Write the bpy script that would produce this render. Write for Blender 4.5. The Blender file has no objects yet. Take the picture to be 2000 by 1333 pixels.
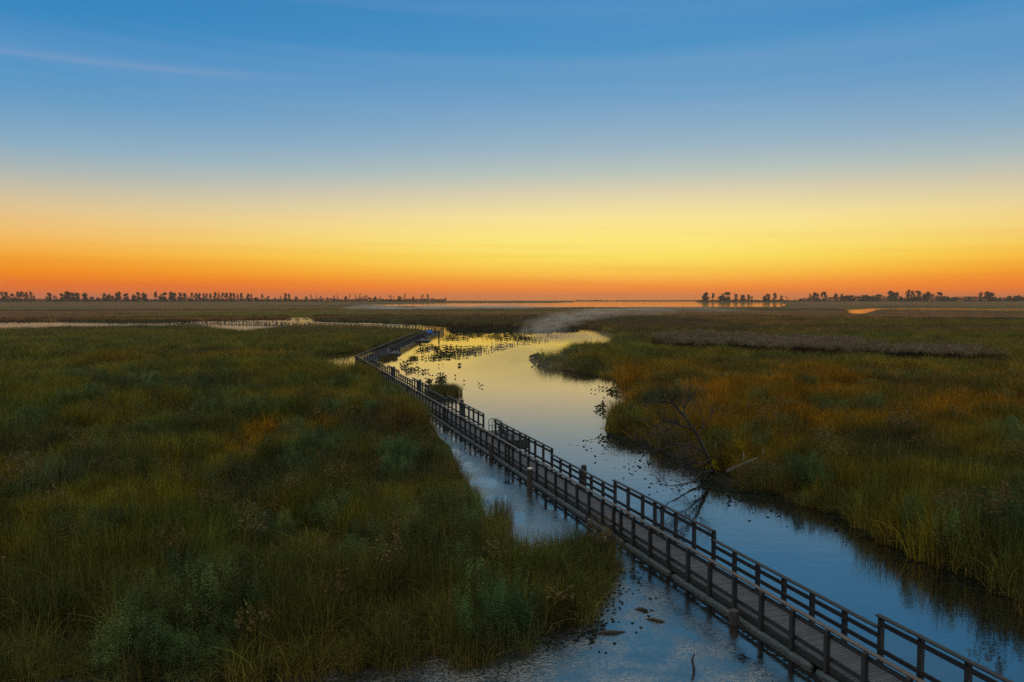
import bpy, math, random
import numpy as np
from mathutils import Vector, Matrix
from mathutils.geometry import tessellate_polygon
R = math.radians
sc = bpy.context.scene
C = sc.collection
rng = np.random.default_rng(7)
random.seed(7)

# ------------------------------------------------------------------ camera
CAM_H = 10.9; PITCH = R(3.29); FPX = 1444.0
cd = bpy.data.cameras.new('camera'); cam = bpy.data.objects.new('camera', cd); C.objects.link(cam)
cam.location = (0, 0, CAM_H); cam.rotation_euler = (R(90) - PITCH, 0, 0)
cd.sensor_width = 36; cd.lens = 36 * FPX / 2000; cd.clip_start = 0.1; cd.clip_end = 60000
sc.camera = cam

# ------------------------------------------------------------------ world: dawn sky, sun still below the horizon
w = bpy.data.worlds.new('World'); sc.world = w; w.use_nodes = True
nt = w.node_tree; nt.nodes.clear()
def N(t, kind, **kw):
    n = t.nodes.new(kind)
    for k, v in kw.items(): setattr(n, k, v)
    return n
def s2l(c):
    return tuple((x / 255 / 12.92) if x / 255 <= .04045 else ((x / 255 + .055) / 1.055) ** 2.4 for x in c) + (1,)
def ramp(t, stops, interp='LINEAR'):
    n = N(t, 'ShaderNodeValToRGB'); cr = n.color_ramp; cr.interpolation = interp
    while len(cr.elements) < len(stops): cr.elements.new(0.5)
    for e, (p, c) in zip(cr.elements, stops): e.position = p; e.color = c
    return n
def math_(t, op, a, b=None, c=None, clamp=False):
    n = N(t, 'ShaderNodeMath', operation=op); n.use_clamp = clamp
    for i, v in enumerate((a, b, c)):
        if v is None: continue
        if isinstance(v, (int, float)): n.inputs[i].default_value = v
        else: t.links.new(v, n.inputs[i])
    return n.outputs[0]
def mixc(t, f, a, b, mode='MIX'):
    n = N(t, 'ShaderNodeMix', data_type='RGBA', blend_type=mode)
    for i, v in ((0, f), (6, a), (7, b)):
        if isinstance(v, (int, float)): n.inputs[i].default_value = v
        elif isinstance(v, tuple): n.inputs[i].default_value = v
        else: t.links.new(v, n.inputs[i])
    return n.outputs[2]
tc = N(nt, 'ShaderNodeTexCoord'); sep = N(nt, 'ShaderNodeSeparateXYZ')
nrm = N(nt, 'ShaderNodeVectorMath', operation='NORMALIZE')
nt.links.new(tc.outputs['Generated'], nrm.inputs[0]); nt.links.new(nrm.outputs[0], sep.inputs[0])
el = math_(nt, 'MULTIPLY', math_(nt, 'ARCSINE', sep.outputs[2]), 57.2958)      # elevation in degrees
az = math_(nt, 'MULTIPLY', math_(nt, 'ARCTAN2', sep.outputs[0], sep.outputs[1]), 57.2958)
u = math_(nt, 'DIVIDE', el, 40.0, clamp=True)
S = lambda d: max(0, d) / 40.0
centre = ramp(nt, [(S(0), s2l((236, 124, 52))), (S(.5), s2l((248, 118, 26))), (S(1.1), s2l((255, 132, 18))),
    (S(2.0), s2l((255, 180, 26))), (S(3.1), s2l((255, 216, 66))), (S(4.4), s2l((255, 230, 122))), (S(6.0), s2l((250, 228, 156))),
    (S(8.0), s2l((221, 209, 176))), (S(9.4), s2l((188, 197, 187))), (S(11.2), s2l((157, 182, 196))), (S(14.5), s2l((114, 162, 200))),
    (S(18), s2l((80, 148, 197))), (S(21.5), s2l((60, 137, 194))), (S(30), s2l((76, 118, 142))), (1, s2l((120, 140, 160)))])
side = ramp(nt, [(p * .88 if p < .75 else p, c) for p, c in [(S(0), s2l((218, 114, 78))), (S(.5), s2l((232, 114, 48))), (S(1.1), s2l((236, 118, 36))),
    (S(2.0), s2l((244, 134, 26))), (S(3.1), s2l((248, 156, 50))), (S(4.4), s2l((244, 176, 94))), (S(6.0), s2l((230, 188, 132))),
    (S(7.6), s2l((200, 186, 160))), (S(9.4), s2l((160, 177, 182))), (S(11.2), s2l((128, 168, 196))), (S(14.5), s2l((88, 151, 198))),
    (S(18), s2l((62, 140, 196))), (S(21.5), s2l((42, 128, 190))), (S(30), s2l((68, 114, 138))), (1, s2l((110, 134, 158)))]])
nt.links.new(u, centre.inputs[0]); nt.links.new(u, side.inputs[0])
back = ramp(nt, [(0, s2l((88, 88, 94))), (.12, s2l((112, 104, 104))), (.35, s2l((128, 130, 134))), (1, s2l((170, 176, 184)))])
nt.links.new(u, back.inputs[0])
SUN_AZ = 9.0
da = math_(nt, 'SUBTRACT', az, SUN_AZ); da2 = math_(nt, 'MULTIPLY', da, da)
fc = math_(nt, 'SUBTRACT', 1.0, math_(nt, 'EXPONENT', math_(nt, 'MULTIPLY', da2, -1 / (2 * 24.0 ** 2))), clamp=True)
sky = mixc(nt, fc, centre.outputs[0], side.outputs[0])
cosaz = math_(nt, 'COSINE', math_(nt, 'MULTIPLY', da, 1 / 57.2958))
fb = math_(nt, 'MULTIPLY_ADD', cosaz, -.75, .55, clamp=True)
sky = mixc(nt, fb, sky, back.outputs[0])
glo = math_(nt, 'MULTIPLY', math_(nt, 'EXPONENT', math_(nt, 'MULTIPLY', da2, -1 / (2 * 15.0 ** 2))), math_(nt, 'EXPONENT', math_(nt, 'MULTIPLY', math_(nt, 'POWER', math_(nt, 'SUBTRACT', el, 3.6), 2.0), -.14)))
sky = mixc(nt, math_(nt, 'MULTIPLY', glo, .4), sky, s2l((255, 240, 132)))
# faint streaks low over the horizon and one long thin cirrus trail
mp = N(nt, 'ShaderNodeCombineXYZ'); nt.links.new(math_(nt, 'MULTIPLY', az, .025), mp.inputs[0]); nt.links.new(math_(nt, 'MULTIPLY_ADD', az, .012, math_(nt, 'MULTIPLY', el, .9)), mp.inputs[1])
ns = N(nt, 'ShaderNodeTexNoise'); ns.inputs['Scale'].default_value = 1.3; ns.inputs['Detail'].default_value = 4; nt.links.new(mp.outputs[0], ns.inputs['Vector'])
lowm = math_(nt, 'MULTIPLY', math_(nt, 'SUBTRACT', 1.0, math_(nt, 'DIVIDE', el, 7.0), clamp=True), math_(nt, 'MULTIPLY_ADD', ns.outputs[0], 2.4, -1.15, clamp=True))
sky = mixc(nt, math_(nt, 'MULTIPLY', lowm, .42), sky, s2l((214, 96, 52)))
ns2 = N(nt, 'ShaderNodeTexNoise'); ns2.inputs['Scale'].default_value = .5; ns2.inputs['Detail'].default_value = 5; nt.links.new(mp.outputs[0], ns2.inputs['Vector'])
him = math_(nt, 'MULTIPLY', math_(nt, 'MULTIPLY_ADD', el, .12, -.9, clamp=True), math_(nt, 'MULTIPLY_ADD', ns2.outputs[0], 1.6, -.7, clamp=True))
sky = mixc(nt, math_(nt, 'MULTIPLY', him, .26), sky, s2l((170, 180, 205)))
trail_el = math_(nt, 'ADD', math_(nt, 'MULTIPLY_ADD', az, .033, 16.35), math_(nt, 'MULTIPLY', math_(nt, 'SUBTRACT', ns.outputs[0], .5), .5))
dt_ = math_(nt, 'SUBTRACT', el, trail_el)
tr = math_(nt, 'EXPONENT', math_(nt, 'MULTIPLY', math_(nt, 'MULTIPLY', dt_, dt_), -22.0))
trm = math_(nt, 'MULTIPLY', tr, math_(nt, 'MULTIPLY', math_(nt, 'MULTIPLY_ADD', az, -.09, -.95, clamp=True), math_(nt, 'MULTIPLY_ADD', ns2.outputs[0], 2.5, -.6, clamp=True)))
sky = mixc(nt, math_(nt, 'MULTIPLY', trm, .10), sky, s2l((196, 176, 200)))
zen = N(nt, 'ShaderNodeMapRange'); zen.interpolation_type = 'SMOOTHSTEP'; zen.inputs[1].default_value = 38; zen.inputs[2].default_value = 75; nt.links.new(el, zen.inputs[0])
sky = mixc(nt, zen.outputs[0], sky, (1.95, 1.95, 1.75, 1))  # added fill: zenith brighter than a real dawn sky, to light the marsh
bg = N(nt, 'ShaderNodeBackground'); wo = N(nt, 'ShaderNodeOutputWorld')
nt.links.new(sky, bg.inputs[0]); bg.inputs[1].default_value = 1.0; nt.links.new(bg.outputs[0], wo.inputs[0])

sc.view_settings.view_transform = 'Standard'; sc.view_settings.look = 'None'
sc.view_settings.exposure = 0; sc.view_settings.gamma = 1
sc.render.engine = 'CYCLES'
cy = sc.cycles; cy.max_bounces = 6; cy.diffuse_bounces = 2; cy.glossy_bounces = 3; cy.transmission_bounces = 3
cy.volume_bounces = 0; cy.transparent_max_bounces = 16; cy.use_denoising = False; cy.denoising_prefilter = 'NONE'; cy.denoising_input_passes = 'RGB_ALBEDO_NORMAL'
cy.volume_step_rate = 1.0; cy.volume_max_steps = 64

# ------------------------------------------------------------------ helpers
def ray(px, py, z=0.0):
    """where the sight line of a photo point meets the level z: used to survey the ground plan"""
    a = (px - 1000) / FPX; v = -(py - 666.5) / FPX
    dy = math.cos(PITCH) + v * math.sin(PITCH); dz = v * math.cos(PITCH) - math.sin(PITCH)
    t = (z - CAM_H) / dz
    return (a * t, dy * t)
def at(px, Y):
    return ((px - 1000) / FPX * Y, Y)
def tag(o, label=None, cat=None, group=None, kind=None):
    if label: o['label'] = label
    if cat: o['category'] = cat
    if group: o['group'] = group
    if kind: o['kind'] = kind
    return o
def empty(name, loc=(0, 0, 0), rz=0):
    o = bpy.data.objects.new(name, None); C.objects.link(o); o.location = loc; o.rotation_euler = (0, 0, rz); return o
class MB:
    def __init__(s): s.v = []; s.f = []; s.m = []; s.smooth = False
    def box(s, c, size, rz=0.0, mi=0, M=None):
        hx, hy, hz = (q / 2 for q in size); b = len(s.v); cs, sn = math.cos(rz), math.sin(rz)
        for x, y, z in ((-hx,-hy,-hz),(hx,-hy,-hz),(hx,hy,-hz),(-hx,hy,-hz),(-hx,-hy,hz),(hx,-hy,hz),(hx,hy,hz),(-hx,hy,hz)):
            if M is not None:
                p = M @ Vector((x, y, z)); s.v.append((p.x + c[0], p.y + c[1], p.z + c[2]))
            else: s.v.append((c[0] + x * cs - y * sn, c[1] + x * sn + y * cs, c[2] + z))
        for q in ((0,3,2,1),(4,5,6,7),(0,1,5,4),(1,2,6,5),(2,3,7,6),(3,0,4,7)):
            s.f.append(tuple(b + i for i in q)); s.m.append(mi)
    def bar(s, a, b, wd, ht, ext=0.0):
        a = Vector(a); b = Vector(b); d = (b - a).normalized(); a = a - d * ext; b = b + d * ext
        side_ = d.cross(Vector((0, 0, 1)));
        side_ = side_.normalized() if side_.length > 1e-4 else Vector((1, 0, 0))
        up = side_.cross(d).normalized(); k = len(s.v)
        for p in (a, b):
            for i, j in ((-1, -1), (1, -1), (1, 1), (-1, 1)):
                q = p + side_ * (i * wd / 2) + up * (j * ht / 2); s.v.append(tuple(q))
        for q in ((0,1,2,3),(7,6,5,4),(0,4,5,1),(1,5,6,2),(2,6,7,3),(3,7,4,0)):
            s.f.append(tuple(k + i for i in q)); s.m.append(0)
    def tube(s, pts, rad, n=8, cap=True):
        base = len(s.v); P = [Vector(p) for p in pts]
        if not isinstance(rad, (list, tuple)): rad = [rad] * len(P)
        prev = None
        for i, p in enumerate(P):
            d = (P[min(i + 1, len(P) - 1)] - P[max(i - 1, 0)]).normalized()
            if prev is None: prev = d.orthogonal().normalized()
            prev = (prev - d * prev.dot(d)).normalized(); q = d.cross(prev)
            for k in range(n):
                an = 2 * math.pi * k / n
                s.v.append(tuple(p + (prev * math.cos(an) + q * math.sin(an)) * rad[i]))
        for i in range(len(P) - 1):
            for k in range(n):
                a = base + i * n + k; b = base + i * n + (k + 1) % n
                s.f.append((a, b, b + n, a + n)); s.m.append(0)
        if cap:
            s.f.append(tuple(base + k for k in range(n))[::-1]); s.m.append(0)
            e = base + (len(P) - 1) * n; s.f.append(tuple(e + k for k in range(n))); s.m.append(0)
    def mesh(s, name, mats):
        me = bpy.data.meshes.new(name); me.from_pydata(s.v, [], s.f)
        for m in (mats if isinstance(mats, (list, tuple)) else [mats]): me.materials.append(m)
        if any(s.m): me.polygons.foreach_set('material_index', s.m)
        if s.smooth: me.polygons.foreach_set('use_smooth', [True] * len(me.polygons))
        me.update(); return me
    def build(s, name, mats, parent=None, bevel=0):
        o = bpy.data.objects.new(name, s.mesh(name, mats)); C.objects.link(o)
        if parent: o.parent = parent
        if bevel:
            bv = o.modifiers.new('bevel', 'BEVEL'); bv.width = bevel; bv.segments = 1; bv.limit_method = 'ANGLE'
        return o
def np_mesh(name, V, Fq, mats, attrs=None, smooth=False):
    """V (n,3), Fq (m,k) faces of equal size"""
    me = bpy.data.meshes.new(name); k = Fq.shape[1]
    me.vertices.add(len(V)); me.vertices.foreach_set('co', np.asarray(V, np.float32).ravel())
    me.loops.add(Fq.size); me.loops.foreach_set('vertex_index', Fq.astype(np.int32).ravel())
    me.polygons.add(len(Fq)); me.polygons.foreach_set('loop_start', np.arange(0, Fq.size, k, dtype=np.int32))
    if smooth: me.polygons.foreach_set('use_smooth', np.ones(len(Fq), bool))
    for m in (mats if isinstance(mats, (list, tuple)) else [mats]): me.materials.append(m)
    for nme, (typ, arr) in (attrs or {}).items():
        a = me.attributes.new(nme, typ, 'POINT')
        a.data.foreach_set({'FLOAT': 'value', 'FLOAT_COLOR': 'color', 'FLOAT_VECTOR': 'vector', 'INT': 'value'}[typ], np.asarray(arr).ravel())
    me.update(calc_edges=True); me.validate(); return me
def hash2(ix, iy, seed):
    h = (ix.astype(np.int64) * 374761393 + iy.astype(np.int64) * 668265263 + seed * 1442695041) & 0x7fffffff
    h = ((h ^ (h >> 13)) * 1274126177) & 0x7fffffff
    return ((h ^ (h >> 16)) & 0xffff) / 65535.0
def vnoise(x, y, seed=0):
    ix = np.floor(x); iy = np.floor(y); fx = x - ix; fy = y - iy
    fx = fx * fx * (3 - 2 * fx); fy = fy * fy * (3 - 2 * fy)
    a = hash2(ix, iy, seed); b = hash2(ix + 1, iy, seed); c = hash2(ix, iy + 1, seed); d = hash2(ix + 1, iy + 1, seed)
    return (a * (1 - fx) + b * fx) * (1 - fy) + (c * (1 - fx) + d * fx) * fy
def fbm(x, y, seed=0, o=3):
    s = 0; a = .5; t = 0
    for i in range(o): s = s + a * vnoise(x * 2 ** i, y * 2 ** i, seed + i * 17); t += a; a *= .5
    return s / t
def inside(poly, x, y):
    c = np.zeros(x.shape, bool); n = len(poly)
    for i in range(n):
        x1, y1 = poly[i]; x2, y2 = poly[(i + 1) % n]
        if y1 == y2: continue
        k = ((y1 > y) != (y2 > y)) & (x < (x2 - x1) * (y - y1) / (y2 - y1) + x1); c ^= k
    return c
def edge_dist(poly, x, y):
    d = np.full(x.shape, 1e9); n = len(poly)
    for i in range(n):
        x1, y1 = poly[i]; x2, y2 = poly[(i + 1) % n]; L = (x2 - x1) ** 2 + (y2 - y1) ** 2 + 1e-9
        t = np.clip(((x - x1) * (x2 - x1) + (y - y1) * (y2 - y1)) / L, 0, 1)
        d = np.minimum(d, np.hypot(x - x1 - t * (x2 - x1), y - y1 - t * (y2 - y1)))
    return d

# ------------------------------------------------------------------ materials
def mat(name):
    m = bpy.data.materials.new(name); m.use_nodes = True; t = m.node_tree
    b = t.nodes['Principled BSDF']; return m, t, b
def wood_mat(name, c1, c2, scale=(1, 1, 1), rough=.75, spec=.4):
    m, t, b = mat(name); g = N(t, 'ShaderNodeNewGeometry')
    mpn = N(t, 'ShaderNodeMapping'); mpn.inputs['Scale'].default_value = scale; t.links.new(g.outputs['Position'], mpn.inputs[0])
    n = N(t, 'ShaderNodeTexNoise'); n.inputs['Scale'].default_value = 4; n.inputs['Detail'].default_value = 8; n.inputs['Roughness'].default_value = .7
    t.links.new(mpn.outputs[0], n.inputs['Vector'])
    r = ramp(t, [(.3, c1 + (1,)), (.7, c2 + (1,))]); t.links.new(n.outputs[0], r.inputs[0])
    rnd = math_(t, 'MULTIPLY_ADD', g.outputs['Random Per Island'], .7, .65)
    hsv = N(t, 'ShaderNodeHueSaturation'); t.links.new(r.outputs[0], hsv.inputs['Color']); t.links.new(rnd, hsv.inputs['Value'])
    t.links.new(hsv.outputs[0], b.inputs['Base Color'])
    b.inputs['Roughness'].default_value = rough; b.inputs['Specular IOR Level'].default_value = spec
    bp = N(t, 'ShaderNodeBump'); bp.inputs['Strength'].default_value = .4; bp.inputs['Distance'].default_value = .02
    t.links.new(n.outputs[0], bp.inputs['Height']); t.links.new(bp.outputs[0], b.inputs['Normal'])
    return m
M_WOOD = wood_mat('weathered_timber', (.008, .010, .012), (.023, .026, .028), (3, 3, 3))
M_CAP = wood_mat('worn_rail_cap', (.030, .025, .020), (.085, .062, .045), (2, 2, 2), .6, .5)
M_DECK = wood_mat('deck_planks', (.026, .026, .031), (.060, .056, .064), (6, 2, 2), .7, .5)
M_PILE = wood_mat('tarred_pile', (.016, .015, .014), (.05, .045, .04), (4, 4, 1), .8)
M_PILETOP = wood_mat('pale_pile_cap', (.3, .29, .26), (.45, .43, .4))
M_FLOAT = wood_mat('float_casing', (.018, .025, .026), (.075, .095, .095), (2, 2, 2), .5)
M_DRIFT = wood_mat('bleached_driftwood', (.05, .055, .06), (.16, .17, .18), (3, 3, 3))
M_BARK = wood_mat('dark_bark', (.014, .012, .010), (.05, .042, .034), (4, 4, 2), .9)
M_STEEL, t_, b_ = mat('wire_steel'); b_.inputs['Base Color'].default_value = (.30, .31, .32, 1); b_.inputs['Metallic'].default_value = .8; b_.inputs['Roughness'].default_value = .45
M_BLUE, t_, b_ = mat('blue_paint'); b_.inputs['Base Color'].default_value = (.03, .20, .62, 1); b_.inputs['Roughness'].default_value = .5
M_WHITE, t_, b_ = mat('white_plastic'); b_.inputs['Base Color'].default_value = (.75, .75, .72, 1)

# water
M_WATER, t, b = mat('still_water')
t.nodes.remove(b); out = t.nodes['Material Output']
g = N(t, 'ShaderNodeNewGeometry'); sp = N(t, 'ShaderNodeSeparateXYZ'); t.links.new(g.outputs['Position'], sp.inputs[0])
# west side of the boardwalk: sheltered pool under a film of weed
westd = math_(t, 'SUBTRACT', math_(t, 'MULTIPLY_ADD', sp.outputs[1], -.344, 15.6), sp.outputs[0])
west = math_(t, 'MULTIPLY', math_(t, 'MULTIPLY', westd, 1.0, clamp=True), math_(t, 'MULTIPLY_ADD', sp.outputs[1], -.05, 5.0, clamp=True))
def noise(scale, detail=4, rough=.55, vec=None, dist=0):
    n = N(t, 'ShaderNodeTexNoise'); n.inputs['Scale'].default_value = scale; n.inputs['Detail'].default_value = detail
    n.inputs['Roughness'].default_value = rough; n.inputs['Distortion'].default_value = dist; t.links.new(vec or g.outputs['Position'], n.inputs['Vector']); return n.outputs[0]
mpw = N(t, 'ShaderNodeMapping'); mpw.inputs['Scale'].default_value = (.5, 1.3, 1); t.links.new(g.outputs['Position'], mpw.inputs[0])
swirl = noise(.45, 7, .68, None, .3)
filmn = math_(t, 'MULTIPLY_ADD', swirl, 5.0, -1.85, clamp=True)
grain = noise(9, 3, .8)
film = math_(t, 'MULTIPLY', west, math_(t, 'MULTIPLY', filmn, math_(t, 'MULTIPLY_ADD', grain, 5.0, -2.1, clamp=True)))
fine = noise(6.5, 5, .75)
fleck = math_(t, 'MULTIPLY', math_(t, 'GREATER_THAN', noise(15, 3, .7), .60), math_(t, 'MULTIPLY_ADD', noise(.35, 3), 6, -2.6, clamp=True))
fleck = math_(t, 'MULTIPLY', fleck, west)
rip = noise(1.1, 4, .6, mpw.outputs[0]); 
creek = math_(t, 'MULTIPLY', math_(t, 'MULTIPLY_ADD', sp.outputs[1], .05, -12.0, clamp=True), math_(t, 'MULTIPLY_ADD', sp.outputs[0], -.06, -1.8, clamp=True))
hgt = math_(t, 'ADD', math_(t, 'MULTIPLY', rip, math_(t, 'MULTIPLY', math_(t, 'MULTIPLY_ADD', creek, .10, .008), math_(t, 'MINIMUM', 1.0, math_(t, 'DIVIDE', 250.0, math_(t, 'MAXIMUM', sp.outputs[1], 1.0))))), math_(t, 'MULTIPLY', film, math_(t, 'MULTIPLY', fine, .010)))
bp = N(t, 'ShaderNodeBump'); bp.inputs['Strength'].default_value = 1; bp.inputs['Distance'].default_value = 1.0; t.links.new(hgt, bp.inputs['Height'])
gl = N(t, 'ShaderNodeBsdfGlossy'); t.links.new(bp.outputs[0], gl.inputs['Normal'])
farr = math_(t, 'MULTIPLY_ADD', sp.outputs[1], .01, -3.4, clamp=True)
t.links.new(math_(t, 'MULTIPLY_ADD', farr, .045, math_(t, 'MULTIPLY_ADD', film, .08, .012)), gl.inputs['Roughness']); gl.inputs['Color'].default_value = (1, .915, .83, 1)
df = N(t, 'ShaderNodeBsdfDiffuse')
dc = mixc(t, film, (.004, .005, .006, 1), (.075, .09, .095, 1)); dc = mixc(t, fleck, dc, (.012, .014, .008, 1)); t.links.new(dc, df.inputs['Color'])
fr = N(t, 'ShaderNodeFresnel'); fr.inputs['IOR'].default_value = 3.2
ff = math_(t, 'MULTIPLY', math_(t, 'POWER', fr.outputs[0], .65), math_(t, 'MULTIPLY_ADD', fleck, -.75, 1.0))
mx = N(t, 'ShaderNodeMixShader'); t.links.new(ff, mx.inputs[0]); t.links.new(df.outputs[0], mx.inputs[1]); t.links.new(gl.outputs[0], mx.inputs[2])
t.links.new(mx.outputs[0], out.inputs['Surface'])

M_MUD, t, b = mat('marsh_mud'); b.inputs['Base Color'].default_value = (.012, .012, .007, 1); b.inputs['Roughness'].default_value = .95; b.inputs['Specular IOR Level'].default_value = .05

def leaf_mat(name, instanced=True, trans=.35, rough=.6):
    m, t, b = mat(name)
    if instanced:
        a = N(t, 'ShaderNodeAttribute', attribute_type='INSTANCER', attribute_name='tint')
    else:
        a = N(t, 'ShaderNodeAttribute', attribute_type='GEOMETRY', attribute_name='tint')
    k = N(t, 'ShaderNodeAttribute', attribute_type='GEOMETRY', attribute_name='tone')
    ks = N(t, 'ShaderNodeSeparateXYZ'); t.links.new(k.outputs['Vector'], ks.inputs[0])   # x: brightness of a blade, y: how dry it is
    dry = mixc(t, ks.outputs[1], a.outputs['Color'], (.17, .12, .045, 1))
    hs = N(t, 'ShaderNodeHueSaturation'); t.links.new(dry, hs.inputs['Color']); t.links.new(ks.outputs[0], hs.inputs['Value']); hs.inputs['Saturation'].default_value = 1.12
    t.links.new(hs.outputs[0], b.inputs['Base Color']); b.inputs['Roughness'].default_value = rough; b.inputs['Specular IOR Level'].default_value = .10
    tr = N(t, 'ShaderNodeBsdfTranslucent'); t.links.new(hs.outputs[0], tr.inputs['Color'])
    mx = N(t, 'ShaderNodeMixShader'); mx.inputs[0].default_value = trans
    t.links.new(b.outputs[0], mx.inputs[1]); t.links.new(tr.outputs[0], mx.inputs[2]); t.links.new(mx.outputs[0], t.nodes['Material Output'].inputs['Surface'])
    return m
M_REED = leaf_mat('reed_blades'); M_LEAF = leaf_mat('shrub_leaves', False)

# ------------------------------------------------------------------ ground plan
LA, LB = 16.273, -.34388                 # near (west) handrail of the first leg: x = LA + LB*y
OFF = 1.50                               # east handrail of that leg, measured along x
land_w = [ray(*p) for p in [(-900,1325,0),(0,1328,0),(150,1322,0),(300,1325,0),(450,1315,0),(600,1312,0),(735,1300,0),(792,1276,0),(855,1257,0),
    (915,1288,0),(975,1270,0),(1020,1246,0),(1050,1221,0),(1110,1210,0),(1155,1163,0),(1172,1128,0),(1172,1092,0),(1183,1068,0),
    (1140,1020,1.6),(1100,1018,1.7),(1050,1026,1.8),(1005,1030,1.8),(975,1022,1.6),(945,1000,0),(930,975,0),(903,930,0),(888,900,0),(879,872,0),(858,856,0),(846,838,0)]]
land_w += [(LA + LB * y - .55, y) for y in (70, 80, 95, 108, 115)]
land_w += [ray(*p) for p in [(650,705,1.6),(615,703,1.6),(585,697,0),(610,696,0),(660,691,0),(693,688,0)]]
land_w += [(-28.2, 165), (-28.8, 200), (-28.3, 225)]
land_w += [ray(*p) for p in [(825,640,1.7),(790,639.5,1.7),(714,634.5,1.7),(600,632.5,1.7),(540,635.5,1.7),(504,642,1.7),(468,645.5,1.7),(420,638,1.7),(390,633.5,1.7),(330,629,1.7),(261,629,1.7),(225,636,1.7),(0,636.5,1.7),(-900,640,1.7)]]
land_e = [ray(*p) for p in [(-900,632,0),(0,629.5,0),(120,629,0),(250,631,0),(330,630,0),(400,627,0),(500,625.5,0),(560,624.5,0),(561,620,0),(608,619.5,0),(610,622,0),
    (620,628,0),(700,630.5,0),(750,632,0),(870,636,0),(1035,640.5,0),(1144,640,0),(1180,649,0),(1210,656.5,0),
    (1192,660,1.7),(1150,666,1.6),(1114,673,1.6),(1066,690,1.4),(1046,704,1.0),(1054,717,0),(1075,720,0),(1129,729,0),(1180,738,0),(1210,750,0),(1234,768,0),
    (1226,782,0),(1204,797,0),(1187,815,0),(1181,838,0),(1188,852,0),(1204,857,0),(1255,868,0),(1300,888,0),(1340,908,0),(1372,925,0),(1402,945,0),(1425,961,0),(1481,965,0),(1549,972,0),
    (1600,990,0),(1650,1007,0),(1707,1037,0),(1755,1065,0),(1812,1090,0),(1900,1120,0),(1957,1145,0),(2000,1172,0),(2120,1230,0),(2700,1480,0)]]
land_e += [(900, 330), (900, 560), at(2900, 640), at(2000, 600), at(1850, 625), at(1718, 650), at(1690, 460), at(1655, 470), at(1640, 750), at(1712, 880), at(2000, 787), at(2900, 760),
    at(3300, 3500), at(1365, 3500), at(1362, 2330), at(1450, 2300), at(1520, 2280), at(1528, 1700), at(1540, 1250), at(1522, 860), at(1300, 830), at(1000, 826), at(850, 870), at(765, 960), at(690, 1260),
    at(870, 1730), at(1075, 1900), at(1122, 2250), at(1118, 3300), at(860, 3500), at(-900, 3500)]
spit = [at(1130, 3050), at(1250, 3000), at(1362, 2900), at(1362, 3200), at(1240, 3300), at(1135, 3250)]

def poly_sheet(name, poly, z, m):
    vs = [Vector((x, y, z)) for x, y in poly]; tris = tessellate_polygon([vs])
    me = bpy.data.meshes.new(name); me.from_pydata([tuple(v) for v in vs], [], [tuple(t) for t in tris]); me.materials.append(m); me.update()
    o = bpy.data.objects.new(name, me); C.objects.link(o); return o
wv = [(-5200, -30, 0), (5200, -30, 0), (5200, 6500, 0), (-5200, 6500, 0)]
me = bpy.data.meshes.new('water'); me.from_pydata(wv, [], [(0, 1, 2, 3)]); me.materials.append(M_WATER)
o = bpy.data.objects.new('water', me); C.objects.link(o); tag(o, kind='structure')
me = bpy.data.meshes.new('lake_bed'); me.from_pydata([(x, y, -1.2) for x, y, z in wv], [], [(0, 1, 2, 3)]); me.materials.append(M_MUD)
o = bpy.data.objects.new('ground', me); C.objects.link(o); tag(o, kind='structure')
tag(poly_sheet('marsh_ground_west', land_w, .03, M_MUD), kind='structure')
tag(poly_sheet('marsh_ground_east', land_e, .03, M_MUD), kind='structure')
tag(poly_sheet('far_spit', spit, .6, M_MUD), kind='structure')

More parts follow.
